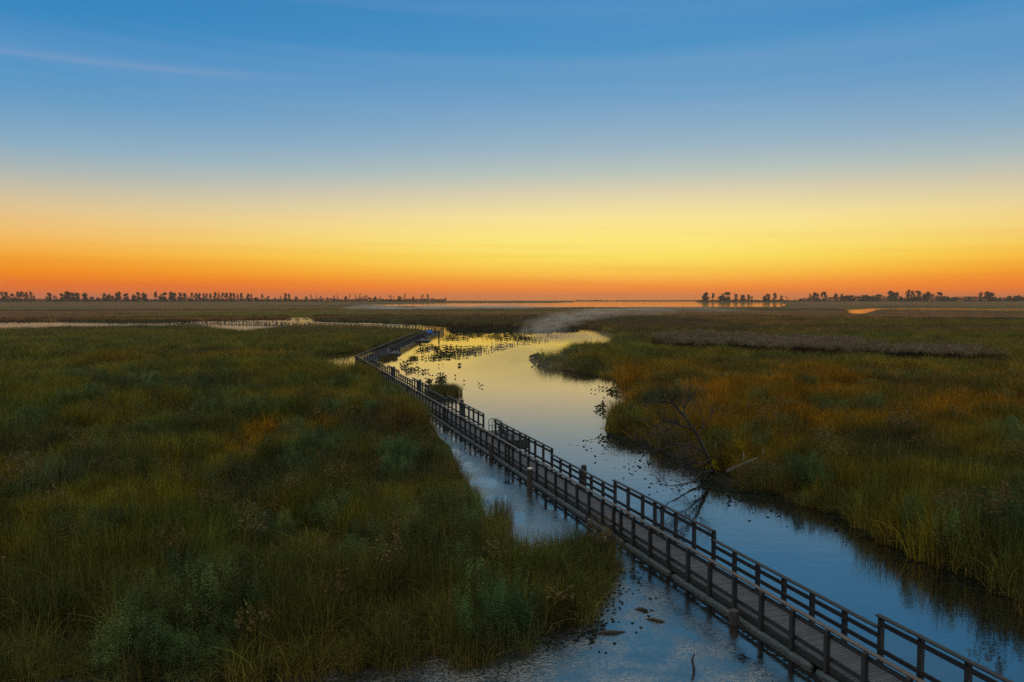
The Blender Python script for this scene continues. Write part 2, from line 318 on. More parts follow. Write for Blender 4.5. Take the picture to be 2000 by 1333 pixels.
# ------------------------------------------------------------------ colour of the vegetation across the marsh
def tint(x, y):
    n1 = fbm(x * .09, y * .06, 3); n2 = fbm(x * .35, y * .25, 11); n3 = fbm(x * .035, y * .02, 29); n4 = fbm(x * .8, y * .8, 41, 2)
    g1 = np.array((.048, .062, .014)); ol = np.array((.115, .100, .018)); og = np.array((.20, .092, .016)); tl = np.array((.045, .085, .050)); dk = np.array((.022, .032, .016)); br = np.array((.150, .078, .040))
    def lerp(a, b, f): f = np.clip(f, 0, 1)[:, None]; return a * (1 - f) + b * f
    c = np.tile(g1, (len(x), 1))
    c = lerp(c, ol, (n2 - .42) * 4)
    c = lerp(c, tl, (n1 - .60) * 6 * (y < 60))
    east = (x > 16.3 - .344 * y + 1) & (y < 200)
    oe = np.exp(-((y - 78) / 33.0) ** 2) * east * np.clip((x - 6) / 10, 0, 1)
    orange = np.clip(oe * 1.25 + (n3 - .5) * 1.2 * east, 0, 1) * np.clip(.35 + (n2 - .38) * 4, .1, 1)
    spots = 0
    for sx, sy, sr, sa in ((-16.5, 54, 3.2, .9), (-10.5, 60, 3.5, .8), (-14, 60, 2.5, .7), (-20, 58, 2.6, .6), (-13, 70, 4, .5), (-22, 75, 3.5, .55), (-9, 75, 2.4, .6), (-34, 90, 4, .4), (-45, 130, 9, .5), (-62, 120, 8, .4), (-30, 42, 2, .4), (-18, 100, 8, .35)):
        spots = spots + sa * np.exp(-((x - sx) ** 2 + ((y - sy) / 1.2) ** 2) / sr ** 2 / (.3 + 1.5 * n2 ** 2))
    orange = np.maximum(orange, np.clip(spots * (3.6 * n4 - .6) * (~east), 0, 1))
    c = lerp(c, og, orange)
    far = np.clip((y - 170) / 120, 0, 1)
    nb = fbm(x * .006, y * .03, 53)
    fcol = lerp(lerp(np.tile(ol, (len(x), 1)) * .8, br, (nb - .36) * 4 + .15), dk, (fbm(x * .004 + 9, y * .02, 77) - .6) * 6)
    c = lerp(c, fcol, far)
    midd = np.exp(-((y - 330) / 70) ** 2) * (x < 90) * (x > -95)
    c = lerp(c, dk * 1.25, midd * .8)
    c = lerp(c, dk, np.clip((.36 - n1) * 6, 0, .8) * (1 - far)); c = lerp(c, np.array((.040, .046, .014)), np.clip((30 - y) / 10, 0, .7))  # last step: foreground darkening put into the colour of the nearest plants
    return c * (.82 + .36 * n4)[:, None]

# ------------------------------------------------------------------ plant prototypes (one tuft each, blades scattered through about a metre)
def blades(n, rad, h0, h1, w0, w1, lean, seg=3, droop=.25, dryp=.25, base=0.0, seed=1):
    r = np.random.default_rng(seed)
    a = r.uniform(0, 2 * np.pi, n); q = rad * np.sqrt(r.uniform(0, 1, n)); bx = q * np.cos(a); by = q * np.sin(a)
    H = r.uniform(h0, h1, n); W = r.uniform(w0, w1, n) / 2
    la = r.uniform(0, 2 * np.pi, n); lm = np.abs(r.normal(0, lean, n)); dr = droop * r.uniform(0, 1, n) ** 2
    fa = r.uniform(0, np.pi, n); V = np.zeros((n, seg + 1, 2, 3)); tone = np.zeros((n, seg + 1, 2, 3))
    dry = np.where(r.uniform(0, 1, n) < dryp, r.uniform(.3, .8, n), r.uniform(0, .08, n)); br = r.uniform(.4, 1.9, n) ** 1.1
    for i in range(seg + 1):
        tt = i / seg; off = lm * tt + dr * tt ** 3 * 2.2; z = base + H * (tt - dr * tt ** 3 * .9) * np.sqrt(np.maximum(.2, 1 - lm ** 2 * .5))
        cx = bx + np.cos(la) * off * H; cy_ = by + np.sin(la) * off * H
        ww = W * (1 - tt ** 2 * .92)
        V[:, i, 0] = np.stack([cx - np.cos(fa) * ww, cy_ - np.sin(fa) * ww, z], 1)
        V[:, i, 1] = np.stack([cx + np.cos(fa) * ww, cy_ + np.sin(fa) * ww, z], 1)
        for s in (0, 1):
            tone[:, i, s, 0] = br; tone[:, i, s, 1] = np.clip(dry + .55 * max(0, .45 - tt), 0, 1)
    idx = (np.arange(n)[:, None, None] * (seg + 1) * 2 + np.arange(seg)[None, :, None] * 2 + np.array([0, 1, 3, 2])[None, None, :]).reshape(-1, 4)
    return V.reshape(-1, 3), idx, tone.reshape(-1, 3)
def leaves(cx, cy_, cz, size, seed, br=(.6, 1.4), dry=0.0):
    """small randomly turned leaf quads at given centres"""
    r = np.random.default_rng(seed); n = len(cx)
    d1 = r.normal(size=(n, 3)); d1 /= np.linalg.norm(d1, axis=1)[:, None]; d2 = r.normal(size=(n, 3)); d2 -= (d1 * d2).sum(1)[:, None] * d1; d2 /= np.linalg.norm(d2, axis=1)[:, None]
    s = (size * r.uniform(.6, 1.3, n))[:, None]; c = np.stack([cx, cy_, cz], 1)
    V = np.stack([c - d1 * s, c - d2 * s * .45, c + d1 * s, c + d2 * s * .45], 1)
    tone = np.zeros((n, 4, 3)); tone[..., 0] = r.uniform(*br, n)[:, None]; tone[..., 1] = dry
    return V.reshape(-1, 3), np.arange(n * 4).reshape(-1, 4), tone.reshape(-1, 3)
def join(parts):
    V, Fq, T = [], [], []; b = 0
    for v, f, tn in parts: V.append(v); Fq.append(f + b); T.append(tn); b += len(v)
    return np.concatenate(V), np.concatenate(Fq), np.concatenate(T)
def proto(name, parts, m=None):
    V, Fq, T = join(parts); me = np_mesh(name, V, Fq, m or M_REED, {'tone': ('FLOAT_VECTOR', T.astype(np.float32))})
    return bpy.data.objects.new(name, me)
PROTO = []
for k in range(4):     # 0-3 cattail and sedge
    PROTO.append(proto('cattail_tuft', [blades(95, .55, 1.25, 2.1, .010, .022, .10, 4, .35, .22, seed=10 + k), blades(70, .6, .5, 1.2, .010, .02, .28, 3, .5, .55, seed=20 + k)]))
for k in range(2):     # 4-5 leafy weeds: goldenrod-like heads
    ps = [blades(26, .4, 1.0, 1.7, .008, .014, .12, 3, .1, .5, seed=30 + k)]
    r = np.random.default_rng(40 + k); n = 1500; a = r.uniform(0, 2 * np.pi, n); q = .62 * np.sqrt(r.uniform(0, 1, n)); top = 1.75 - .9 * (q / .62) ** 2
    cl = r.integers(0, 22, n); ca = r.uniform(0, 6.28, 22); cq = .55 * np.sqrt(r.uniform(0, 1, 22)); ch = r.uniform(.6, 1.75, 22)
    ps.append(leaves(np.cos(ca[cl]) * cq[cl] + r.normal(0, .06, n), np.sin(ca[cl]) * cq[cl] + r.normal(0, .06, n), ch[cl] + r.normal(0, .17, n), .024, 50 + k, (.5, 1.8)))
    PROTO.append(proto('weed_tuft', ps))
for k in range(2):     # 6-7 plume reeds
    ps = [blades(45, .55, 2.0, 2.8, .014, .024, .06, 3, .1, .1, seed=60 + k), blades(60, .6, 1.0, 2.2, .02, .035, .2, 3, .4, .1, seed=64 + k)]
    r = np.random.default_rng(70 + k); m_ = 26; pa = r.uniform(0, 6.28, m_); pq = .55 * np.sqrt(r.uniform(0, 1, m_)); ph = r.uniform(2.3, 3.1, m_); id_ = np.repeat(np.arange(m_), 14); n = len(id_); tt = r.uniform(0, 1, n)
    ps.append(leaves(np.cos(pa[id_]) * pq[id_] + tt * .12 + r.normal(0, .03, n), np.sin(pa[id_]) * pq[id_] + r.normal(0, .03, n), ph[id_] + (.5 - tt) * .4, .05, 80 + k, (3.0, 16.0), .06))
    PROTO.append(proto('plume_reed_tuft', ps))
for k in range(2):     # 8-9 drooping grass clump at the water's edge
    PROTO.append(proto('sedge_tuft', [blades(120, .35, .5, 1.25, .008, .016, .30, 4, .6, .35, seed=90 + k)]))

def scatter(name, x, y, z, s_xy, s_z, col, idx, label, cat, z0=None):
    n = len(x)
    V = np.stack([x, y, np.full(n, z) if np.isscalar(z) else z], 1)
    me = bpy.data.meshes.new(name); me.vertices.add(n); me.vertices.foreach_set('co', V.astype(np.float32).ravel())
    def at_(nm, typ, arr, key): a = me.attributes.new(nm, typ, 'POINT'); a.data.foreach_set(key, np.ascontiguousarray(arr).ravel())
    at_('tint', 'FLOAT_COLOR', np.concatenate([col, np.ones((n, 1))], 1).astype(np.float32), 'color')
    at_('scl', 'FLOAT_VECTOR', np.stack([s_xy, s_xy, s_z], 1).astype(np.float32), 'vector')
    at_('rot', 'FLOAT_VECTOR', np.stack([rng.normal(0, .04, n), rng.normal(0, .04, n), rng.uniform(0, 6.28, n)], 1).astype(np.float32), 'vector')
    at_('idx', 'INT', idx.astype(np.int32), 'value'); me.update()
    o = bpy.data.objects.new(name, me); C.objects.link(o); tag(o, label, cat, kind='stuff')
    ng = bpy.data.node_groups.new(name, 'GeometryNodeTree')
    ng.interface.new_socket('Geometry', in_out='INPUT', socket_type='NodeSocketGeometry'); ng.interface.new_socket('Geometry', in_out='OUTPUT', socket_type='NodeSocketGeometry')
    gi = N(ng, 'NodeGroupInput'); go = N(ng, 'NodeGroupOutput'); iop = N(ng, 'GeometryNodeInstanceOnPoints'); jg = N(ng, 'GeometryNodeJoinGeometry')
    for p in reversed(PROTO):
        oi = N(ng, 'GeometryNodeObjectInfo'); oi.inputs['Object'].default_value = p; oi.inputs['As Instance'].default_value = False
        gti = N(ng, 'GeometryNodeGeometryToInstance'); ng.links.new(oi.outputs['Geometry'], gti.inputs[0]); ng.links.new(gti.outputs[0], jg.inputs[0])
    def named(nm, dt): q = N(ng, 'GeometryNodeInputNamedAttribute', data_type=dt); q.inputs[0].default_value = nm; return q.outputs[0]
    ng.links.new(gi.outputs[0], iop.inputs['Points']); ng.links.new(jg.outputs[0], iop.inputs['Instance'])
    iop.inputs['Pick Instance'].default_value = True
    ng.links.new(named('idx', 'INT'), iop.inputs['Instance Index'])
    e2r = N(ng, 'FunctionNodeEulerToRotation'); ng.links.new(named('rot', 'FLOAT_VECTOR'), e2r.inputs[0]); ng.links.new(e2r.outputs[0], iop.inputs['Rotation'])
    ng.links.new(named('scl', 'FLOAT_VECTOR'), iop.inputs['Scale']); ng.links.new(iop.outputs[0], go.inputs[0])
    md = o.modifiers.new('scatter', 'NODES'); md.node_group = ng
    return o

def field(poly, r0, r1, dens0, rref, margin=44):
    """random points over the view wedge, thinning with the square of the distance"""
    A = R(margin); out_ = []
    # stratified in log r
    edges = [r0]
    while edges[-1] < r1: edges.append(min(r1, edges[-1] * 1.25))
    for a, b in zip(edges[:-1], edges[1:]):
        rm = (a + b) / 2; d = dens0 * min(1, (rref / rm) ** 2); n = int(d * A * (b * b - a * a))
        rr = np.sqrt(rng.uniform(a * a, b * b, n)); th = rng.uniform(-A, A, n); x = rr * np.sin(th); y = rr * np.cos(th)
        k = inside(poly, x, y); out_.append(np.stack([x[k], y[k]], 1))
    return np.concatenate(out_)
PHRAG = [(31, 152), (56, 134), (75, 120), (80, 127), (68, 160), (50, 176), (38, 178)]
def marsh(name, poly, r0, r1, dens, rref, label, cat='reeds'):
    P = field(poly, r0, r1, dens, rref)
    if r0 < 50:            # the waterline itself is grown over
        rim = []
        for (x1, y1), (x2, y2) in zip(poly, poly[1:] + poly[:1]):
            if (y1 > 25 and x1 < -1) or y1 > 46 or abs(x1) > 60: continue
            m = int(5 * math.hypot(x2 - x1, y2 - y1)); t_ = rng.uniform(0, 1, m); rim.append(np.stack([x1 + (x2 - x1) * t_ + rng.normal(0, .28, m), y1 + (y2 - y1) * t_ + rng.normal(0, .28, m)], 1))
        P = np.concatenate([P] + rim)
    x, y = P[:, 0], P[:, 1]; r = np.hypot(x, y)
    ed = edge_dist(poly, x, y)
    hN = fbm(x * .14, y * .14, 5); hM = fbm(x * .5, y * .5, 8, 2)
    gap = fbm(x * .22, y * .16, 63, 3); keep = (gap > np.where(r < 40, .46, .43)) | (rng.uniform(0, 1, len(x)) < .2) | (r > 150) | ((ed < 1.2) & (r < 45))
    keep &= ~inside(PHRAG, x, y); bxy = ray(1400, 938); keep &= (np.hypot((x - bxy[0] + .6) / 2.6, (y - bxy[1] - .3) / 2.3) > 1) | (rng.uniform(0, 1, len(x)) < .06)
    keep &= (ed > .45) | (y < 26) | ((x > -1) & (r < 42)); keep &= (ed > .7) | (r < 45)
    x, y, r, ed, hN, hM, gap = (q[keep] for q in (x, y, r, ed, hN, hM, gap))
    grow = np.clip(r / rref, 1, None)
    sx = grow * rng.uniform(.8, 1.2, len(x))
    sz = (.42 + .80 * hN + .45 * hM) * rng.uniform(.68, 1.28, len(x)) * np.where(gap < .44, .65, 1); sz = np.where(ed < 1.2, sz * np.where(x > 5, 1.0, .85), sz)
    sz = np.where(r > 170, 1.0 + .15 * rng.uniform(0, 1, len(x)), sz)
    idx = rng.integers(0, 4, len(x)); wn = fbm(x * .3 + 40, y * .24, 91, 4)
    weed = (wn + rng.normal(0, .03, len(x)) > np.where(x < 0, .635, .69)) & (r < 110); idx = np.where(weed, rng.integers(4, 6, len(x)), idx)
    sed = (ed < .8) & (rng.uniform(0, 1, len(x)) < .5) & (r < 90); idx = np.where(sed, rng.integers(8, 10, len(x)), idx)
    stalk = (rng.uniform(0, 1, len(x)) < .022) & (r < 70) & ~weed; idx = np.where(stalk, rng.integers(6, 8, len(x)), idx); sz = np.where(stalk, sz * .72, sz)
    col = tint(x, y); tl = np.array((.030, .068, .028)); ye = np.array((.080, .082, .026))
    f = fbm(x * .3, y * .3, 19)[:, None]; col[stalk] = np.array((.0026, .0024, .0014))
    col = np.where(weed[:, None], tl * (1 - f) + ye * f, col)
    col = col * np.minimum(rng.lognormal(.08, .5, len(x)), 2.2)[:, None] * np.where(r < 32, .55 + .45 * np.clip((r - 18) / 14, 0, 1), 1)[:, None] ** 0
    return scatter(name, x, y, .0, sx, sz, col, idx, label, cat)
marsh('marsh_reeds', land_w, 17, 290, 5.0, 42, 'dark green reeds, sedge and weeds filling the marsh left of the boardwalk')
near_e = land_e
marsh('marsh_reeds', near_e, 17, 205, 5.0, 42, 'green and rust orange reeds covering the marsh on the right bank of the channel')
marsh('far_marsh_reeds', near_e, 205, 760, 1.7, 80, 'brown and dark green reed beds beyond the bend of the channel')
# plume reeds
xs = rng.uniform(28, 92, 9000); ys = rng.uniform(115, 185, 9000); k = inside(PHRAG, xs + rng.normal(0, 1.5, 9000), ys + rng.normal(0, 3, 9000)) & (fbm(xs * .15, ys * .1, 7) > .33); xs, ys = xs[k], ys[k]
cc = np.tile(np.array((.0095, .0080, .0068)), (len(xs), 1)) * rng.lognormal(0, .5, (len(xs), 1)).clip(.3, 2.2)
scatter('plume_reeds', xs, ys, 0, rng.uniform(1, 1.7, len(xs)), rng.uniform(.8, 1.05, len(xs)) * (.65 + .6 * fbm(xs * .12, ys * .05, 12)), cc, rng.integers(6, 8, len(xs)), 'grey purple band of tall plume reeds standing above the orange marsh', 'plume reeds')

# far canopy: reeds too far to show blades, a bumpy sheet at reed height
M_CANOPY = leaf_mat('far_canopy', False, .0, .9)
def canopy(name, poly, r0, r1, label, na=520, nr=170, ztop=1.7):
    th = np.linspace(-R(46), R(46), na); rr = np.exp(np.linspace(np.log(r0), np.log(r1), nr)); T, RR = np.meshgrid(th, rr)
    x = (RR * np.sin(T)).ravel(); y = (RR * np.cos(T)).ravel(); ins = inside(poly, x, y)
    z = np.where(ins, ztop - .35 + .6 * rng.uniform(0, 1, len(x)) * fbm(x * .02, y * .02, 4), -.3)
    i, j = np.meshgrid(np.arange(nr - 1), np.arange(na - 1), indexing='ij'); a = (i * na + j).ravel(); Fq = np.stack([a, a + 1, a + na + 1, a + na], 1)
    Fq = Fq[ins[Fq].any(1)]; used = np.unique(Fq); mp_ = np.full(len(x), -1); mp_[used] = np.arange(len(used)); Fq = mp_[Fq]
    col = tint(x[used], y[used]) * .8; tn = np.tile(np.array((1.0, 0, 0)), (len(used), 1))
    me = np_mesh(name, np.stack([x[used], y[used], z[used]], 1), Fq, M_CANOPY, {'tone': ('FLOAT_VECTOR', tn.astype(np.float32)), 'tint': ('FLOAT_COLOR', np.concatenate([col, np.ones((len(used), 1))], 1).astype(np.float32))})
    o = bpy.data.objects.new(name, me); C.objects.link(o); tag(o, label, 'reed beds', kind='stuff')
canopy('distant_reed_beds', land_e, 440, 3450, 'hazy brown reed beds stretching to the distant tree line')

# ------------------------------------------------------------------ boardwalk
bw = empty('boardwalk', (LA + LB * 18, 18, 0)); bw_inv = Matrix.Translation((-bw.location.x, -bw.location.y, 0))
tag(bw, 'long floating timber boardwalk with handrails zigzagging over the marsh channel', 'boardwalk')
def loc(mb):
    mb.v = [(x - bw.location.x, y - bw.location.y, z) for x, y, z in mb.v]; return mb
DECK = .36; LOW = DECK + 1.07; TALL = DECK + 1.42
dirv = Vector((LB, 1, 0)).normalized(); perp = Vector((dirv.y, -dirv.x, 0))    # perp points east
ANG = math.atan2(dirv.y, dirv.x)
def W(y, off=0.0): return Vector((LA + LB * y, y, 0)) + perp * off            # a point on the west rail line
WD = OFF * math.cos(math.atan(-LB))                                           # deck width between rails
Y0, Y1 = 8.0, 122.3
def deck_run(p0, p1, wl, wr, name='deck'):
    """planks laid across from p0 to p1"""
    mb = MB(); d = (p1 - p0); L = d.length; d.normalize(); pr = Vector((d.y, -d.x, 0)); n = int(L / .148)
    for i in range(n):
        c = p0 + d * ((i + .5) * L / n) + pr * ((wl + wr) / 2)
        mb.box((c.x, c.y, DECK - .02 + random.uniform(-.002, .002)), (abs(wr - wl) + random.uniform(-.01, .02), L / n - .014, .04), math.atan2(d.y, d.x) - math.pi / 2)
    for off in (wl + .02, (wl + wr) / 2, wr - .02):
        a = p0 + pr * off; b = p1 + pr * off; mb.bar((a.x, a.y, DECK - .15), (b.x, b.y, DECK - .15), .05, .2)
    return loc(mb).build(name, M_DECK, bw)
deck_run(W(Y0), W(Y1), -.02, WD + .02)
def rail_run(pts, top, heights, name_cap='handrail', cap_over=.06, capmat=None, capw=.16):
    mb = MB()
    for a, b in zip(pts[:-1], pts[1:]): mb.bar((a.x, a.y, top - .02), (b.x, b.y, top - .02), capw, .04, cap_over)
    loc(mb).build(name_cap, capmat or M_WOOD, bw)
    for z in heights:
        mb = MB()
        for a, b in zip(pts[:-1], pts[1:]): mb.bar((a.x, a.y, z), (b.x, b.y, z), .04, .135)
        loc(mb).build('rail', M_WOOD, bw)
def wires(pts, z0, z1, n=7):
    mb = MB()
    for k in range(n):
        z = z0 + (z1 - z0) * (k + .5) / n
        for a, b in zip(pts[:-1], pts[1:]): mb.tube([(a.x, a.y, z), (b.x, b.y, z)], .004, 4, False)
    loc(mb).build('wire_cable', M_STEEL, bw)
mbf = MB()
for off in (-.035, WD + .035): a_ = W(Y0, off); b__ = W(Y1, off); mbf.bar((a_.x, a_.y, DECK - .12), (b__.x, b__.y, DECK - .12), .045, .22)
loc(mbf).build('fascia', M_WOOD, bw)
posts = []      # (x, y, ang, z0, z1)
# west rail: posts at the surveyed places, then carried on at the same pitch
west_y = [9.9, 11.27, 12.64, 14.0, 15.35, 16.05, 16.75, 18.08, 19.42, 20.75, 22.13, 23.51, 24.87, 26.25, 27.61, 28.97, 30.32, 31.7, 32.82, 33.5, 34.62, 36.02, 37.4, 38.78]
def carry(y, first=38.78):
    out_ = []; k = 5; cur = first
    while cur < y:
        cur += 1.36; k += 1
        if k % 12 == 0: out_.append(cur - .62)
        out_.append(cur)
    return out_
west_y += [q for q in carry(121)]
east_y = [9.8, 11.2, 12.5, 13.9, 15.2, 16.5, 17.77, 19.11, 20.4, 21.72, 23.05, 24.34, 25.67, 26.97, 28.26, 29.57, 30.92, 31.98, 32.59, 33.66, 35.01, 36.33, 37.64, 38.99, 40.35, 41.7, 43.06, 44.35, 45.72, 47.08, 48.16, 48.81, 49.87, 51.18, 52.5, 53.8, 55.1]
# boundaries of low and tall stretches of the east rail
stretch = [(8.0, 20.4, 1), (20.4, 28.26, 0), (28.26, 36.33, 1), (36.33, 44.35, 0), (44.35, 55.1, 1), (58.1, 69.1, 1), (69.1, 76.7, 0), (76.7, 84.9, 1), (84.9, 92.9, 0), (92.9, 101.4, 1), (101.4, 118.3, 0)]
ey = 58.1
while ey < 118.5:
    east_y.append(ey); ey += 1.36
    if abs(ey - 65.2) < .7 or abs(ey - 82) < .7 or abs(ey - 99) < .7: east_y.append(ey - .6)
EO = WD
rail_run([W(Y0), W(Y1)], LOW, [DECK + .86, DECK + .19], capmat=M_CAP)
wires([W(Y0), W(60)], DECK + .28, DECK + .78)
for a, b, tall in stretch:
    pts = [W(a, EO), W(b, EO)]
    if a == 44.35: pts = [W(a, EO), W(48.5, EO), W(b, EO)]
    if tall:
        rail_run(pts, TALL, [TALL - .23, DECK + .42]); wires(pts, DECK + .52, TALL - .32)
    else:
        rail_run(pts, LOW, [LOW - .26, LOW - .62], cap_over=-.02)
for y in west_y:
    p = W(y, -.09); posts.append((p.x, p.y, ANG, .06, LOW - .04))
for y in east_y:
    tall = any(a - .05 <= y <= b + .05 and t_ for a, b, t_ in stretch)
    p = W(y, EO + .09); posts.append((p.x, p.y, ANG, .06, (TALL if tall else LOW) - .04))
# second leg, running on north from the corner
WL = [Vector(q + (0,)) for q in ((-26.0, 122.9), (-26.8, 165), (-27.2, 205), (-24.6, 240))]
EL = [Vector(q + (0,)) for q in ((-23.9, 118.9), (-24.3, 165), (-24.6, 205), (-22.0, 239))]
mb = MB()
for i in range(3):
    a, b, c, d = WL[i], WL[i + 1], EL[i + 1], EL[i]; n = int((b - a).length / .16)
    for k in range(n):
        f0 = k / n; f1 = (k + .92) / n; q = [a.lerp(b, f0), a.lerp(b, f1), d.lerp(c, f1), d.lerp(c, f0)]; m0 = len(mb.v)
        for z in (DECK - .04, DECK):
            for p in q: mb.v.append((p.x, p.y, z))
        for fce in ((3,2,1,0),(4,5,6,7),(0,1,5,4),(1,2,6,5),(2,3,7,6),(3,0,4,7)): mb.f.append(tuple(m0 + i_ for i_ in fce)); mb.m.append(0)
mb.bar((-24.55, 165, .2), (-23.9, 120, .2), .05, .3)
loc(mb).build('deck', M_DECK, bw)
rail_run(WL, LOW, [DECK + .86, DECK + .19], capmat=M_CAP)
rail_run([EL[0], Vector((-24.05, 142, 0))], LOW, [DECK + .86, DECK + .45]); rail_run([Vector((-24.1, 145.5, 0)), EL[1], EL[2], EL[3]], LOW, [DECK + .86, DECK + .45])
rail_run([WL[3], EL[3]], LOW, [DECK + .86, DECK + .45])
def along(line, step, skip=lambda y: False, s=0):
    L = 0
    for a, b in zip(line[:-1], line[1:]):
        n = max(1, round((b - a).length / step)); an = math.atan2((b - a).y, (b - a).x)
        for k in range(n):
            p = a.lerp(b, k / n)
            if not skip(p.y): posts.append((p.x + s, p.y, an, .06, LOW - .04))
along(WL, 1.42, s=-.09); along(EL, 1.42, lambda y: 142.6 < y < 145, s=.09); posts.append((EL[3].x, EL[3].y, ANG, .06, LOW - .04)); posts.append((WL[3].x, WL[3].y, ANG, .06, LOW - .04))
posts.sort(key=lambda p: math.hypot(p[0], p[1]))
pm = {}
def post_mesh(h):
    k = round(h, 3)
    if k not in pm:
        mb = MB(); mb.box((0, 0, h / 2), (.13, .13, h)); pm[k] = mb.mesh('post', M_WOOD)
    return pm[k]
near_n = 0; rest = MB()
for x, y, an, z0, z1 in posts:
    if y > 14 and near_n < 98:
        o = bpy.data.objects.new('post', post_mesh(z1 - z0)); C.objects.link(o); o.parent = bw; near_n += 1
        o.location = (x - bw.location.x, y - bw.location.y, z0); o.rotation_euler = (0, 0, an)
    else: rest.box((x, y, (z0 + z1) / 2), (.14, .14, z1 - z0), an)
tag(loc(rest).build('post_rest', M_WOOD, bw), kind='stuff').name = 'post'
# floats: pale ribbed pipes lying at the water line under each side
def float_pipe(a, b, r=.13, z=.01):
    mb = MB(); mb.smooth = True; d = b - a; n = max(2, int(d.length / .22)); pts = []; rad = []
    for i in range(n + 1):
        p = a + d * (i / n); pts.append((p.x, p.y, z)); rad.append(r * (1.0 if i % 2 else .93) * (.75 if i in (0, n) else 1))
    mb.tube(pts, rad, 10); loc(mb).build('float', M_FLOAT, bw)
random.seed(3)
yy = 10.0
while yy < 119:
    L = 3.75
    float_pipe(W(yy, -.12), W(yy + L - .22, -.12)); float_pipe(W(yy, WD + .12), W(yy + L - .22, WD + .12)); yy += L
for line, s in ((EL, .1), (WL, -.1)):
    for a, b in zip(line[:-1], line[1:]):
        n = int((b - a).length / 8)
        for k in range(n):
            if line is EL or k % 2 == 0:
                o_ = Vector((s, 0, 0)); float_pipe(a.lerp(b, k / n) + o_, a.lerp(b, (k + .93) / n) + o_, .18, .05)
# dark hull beams between the floats
mb = MB()
for off in (.12, WD / 2, WD - .12): a = W(Y0, off); b = W(Y1, off); mb.bar((a.x, a.y, .12), (b.x, b.y, .12), .1, .14)
loc(mb).build('joist', M_PILE, bw)

# mooring piles beside the boardwalk: separate round posts driven into the bed
def pile(x, y, top, r, label, capm=None):
    e = empty('mooring_pile', (x, y, 0)); tag(e, label, 'pile', 'mooring piles along the boardwalk')
    mb = MB(); mb.smooth = False; mb.tube([(0, 0, -.9), (0, 0, top)], [r * 1.03, r], 14); mb.build('shaft', M_PILE, e)
    mb = MB(); mb.tube([(0, 0, top + .002), (0, 0, top + .05), (0, 0, top + .08)], [r * 1.02, r * .98, r * .6], 14); mb.build('cap', capm or M_PILE, e)
px_, py_ = ray(1035, 962); pile(px_, py_, 1.33, .155, 'stout dark round pile with pale cap standing in the pool left of the boardwalk', M_PILETOP)
p = W(40.6, EO + .42); pile(p.x, p.y, 1.45, .16, 'round pile on the channel side between two low rail stretches')
p = W(33.2, -.42); pile(p.x, p.y, .62, .15, 'short pile under the handrail where the reeds meet the boardwalk')
p = W(24.4, -.45); pile(p.x, p.y, .40, .16, 'short dark pile nearest the foreground beside the floats')
p = W(50.4, -.4); pile(p.x, p.y, .9, .15, 'pile on the pool side opposite the canoe dock')
p = W(65.4, EO + .4); pile(p.x, p.y, 1.75, .16, 'tall pile behind the wire rail beyond the canoe dock')
p = W(82.5, EO + .4); pile(p.x, p.y, 1.7, .16, 'pile on the channel side beside the small reed island')
p = W(98.5, EO + .4); pile(p.x, p.y, 1.7, .16, 'pile on the channel side shortly before the corner')
pile(-23.6, 155, 1.2, .16, 'pile next to the benches of the second leg'); pile(-23.7, 190, 1.5, .18, 'pile halfway along the second leg of the boardwalk'); pile(-20.3, 205, 1.9, .2, 'tall pile near the blue board at the far end')

# canoe dock with grab rails and bench at the gap in the east rail
dk = empty('canoe_dock', tuple(W(56.6, EO))); dk.rotation_euler = (0, 0, ANG - math.pi / 2)
tag(dk, 'small square timber canoe dock joined at the gap in the railing', 'dock')
mb = MB()
for i in range(30): mb.box((1.25, -3.0 + (i + .5) * .15, DECK - .03), (2.2, .136, .04))
mb.build('deck', M_DECK, dk)
for x in (.4, 2.1):
    mb = MB(); mb.box((x, -.75, .14), (.5, 4.3, .26)); mb.build('float', M_PILE, dk, .03)
for yv in (.1, .95):
    mb = MB(); mb.tube([(.35, yv, DECK), (.35, yv, DECK + .95), (.5, yv, DECK + 1.02), (1.1, yv, DECK + .98), (1.3, yv, DECK + .5), (1.3, yv, DECK)], .032, 8); mb.tube([(.35, yv, DECK + .5), (1.3, yv, DECK + .5)], .022, 6); mb.build('grab_rail', M_WOOD, dk)
bn = empty('bench', tuple(W(54.2, EO + .75))); bn.rotation_euler = (0, 0, ANG + math.pi / 2); tag(bn, 'slatted timber bench on the canoe dock behind the wire rail', 'bench', 'benches beside the boardwalk')
def bench(bn):
    bn.location.z = DECK
    mb = MB()
    for i in range(4): mb.box((-.05 + i * .12, 0, .45), (.1, 1.7, .035))
    mb.build('seat', M_WOOD, bn)
    mb = MB()
    for i in range(4): mb.box((.42 + i * .03, 0, .55 + i * .115), (.03, 1.7, .1))
    mb.build('backrest', M_WOOD, bn)
    for yv in (-.75, .75):
        mb = MB(); mb.box((-.05, yv, .215), (.08, .08, .43)); mb.box((.36, yv, .215), (.08, .08, .43)); mb.bar((.38, yv, .4), (.53, yv, .92), .06, .06); mb.box((.15, yv, .41), (.5, .06, .04)); mb.build('leg', M_WOOD, bn)
bench(bn)
def copy_thing(src, loc_, rz, label):
    r_ = src.copy(); C.objects.link(r_); r_.location = loc_; r_.rotation_euler = (0, 0, rz); r_['label'] = label
    for ch in list(src.children):
        c_ = ch.copy(); C.objects.link(c_); c_.parent = r_
    return r_
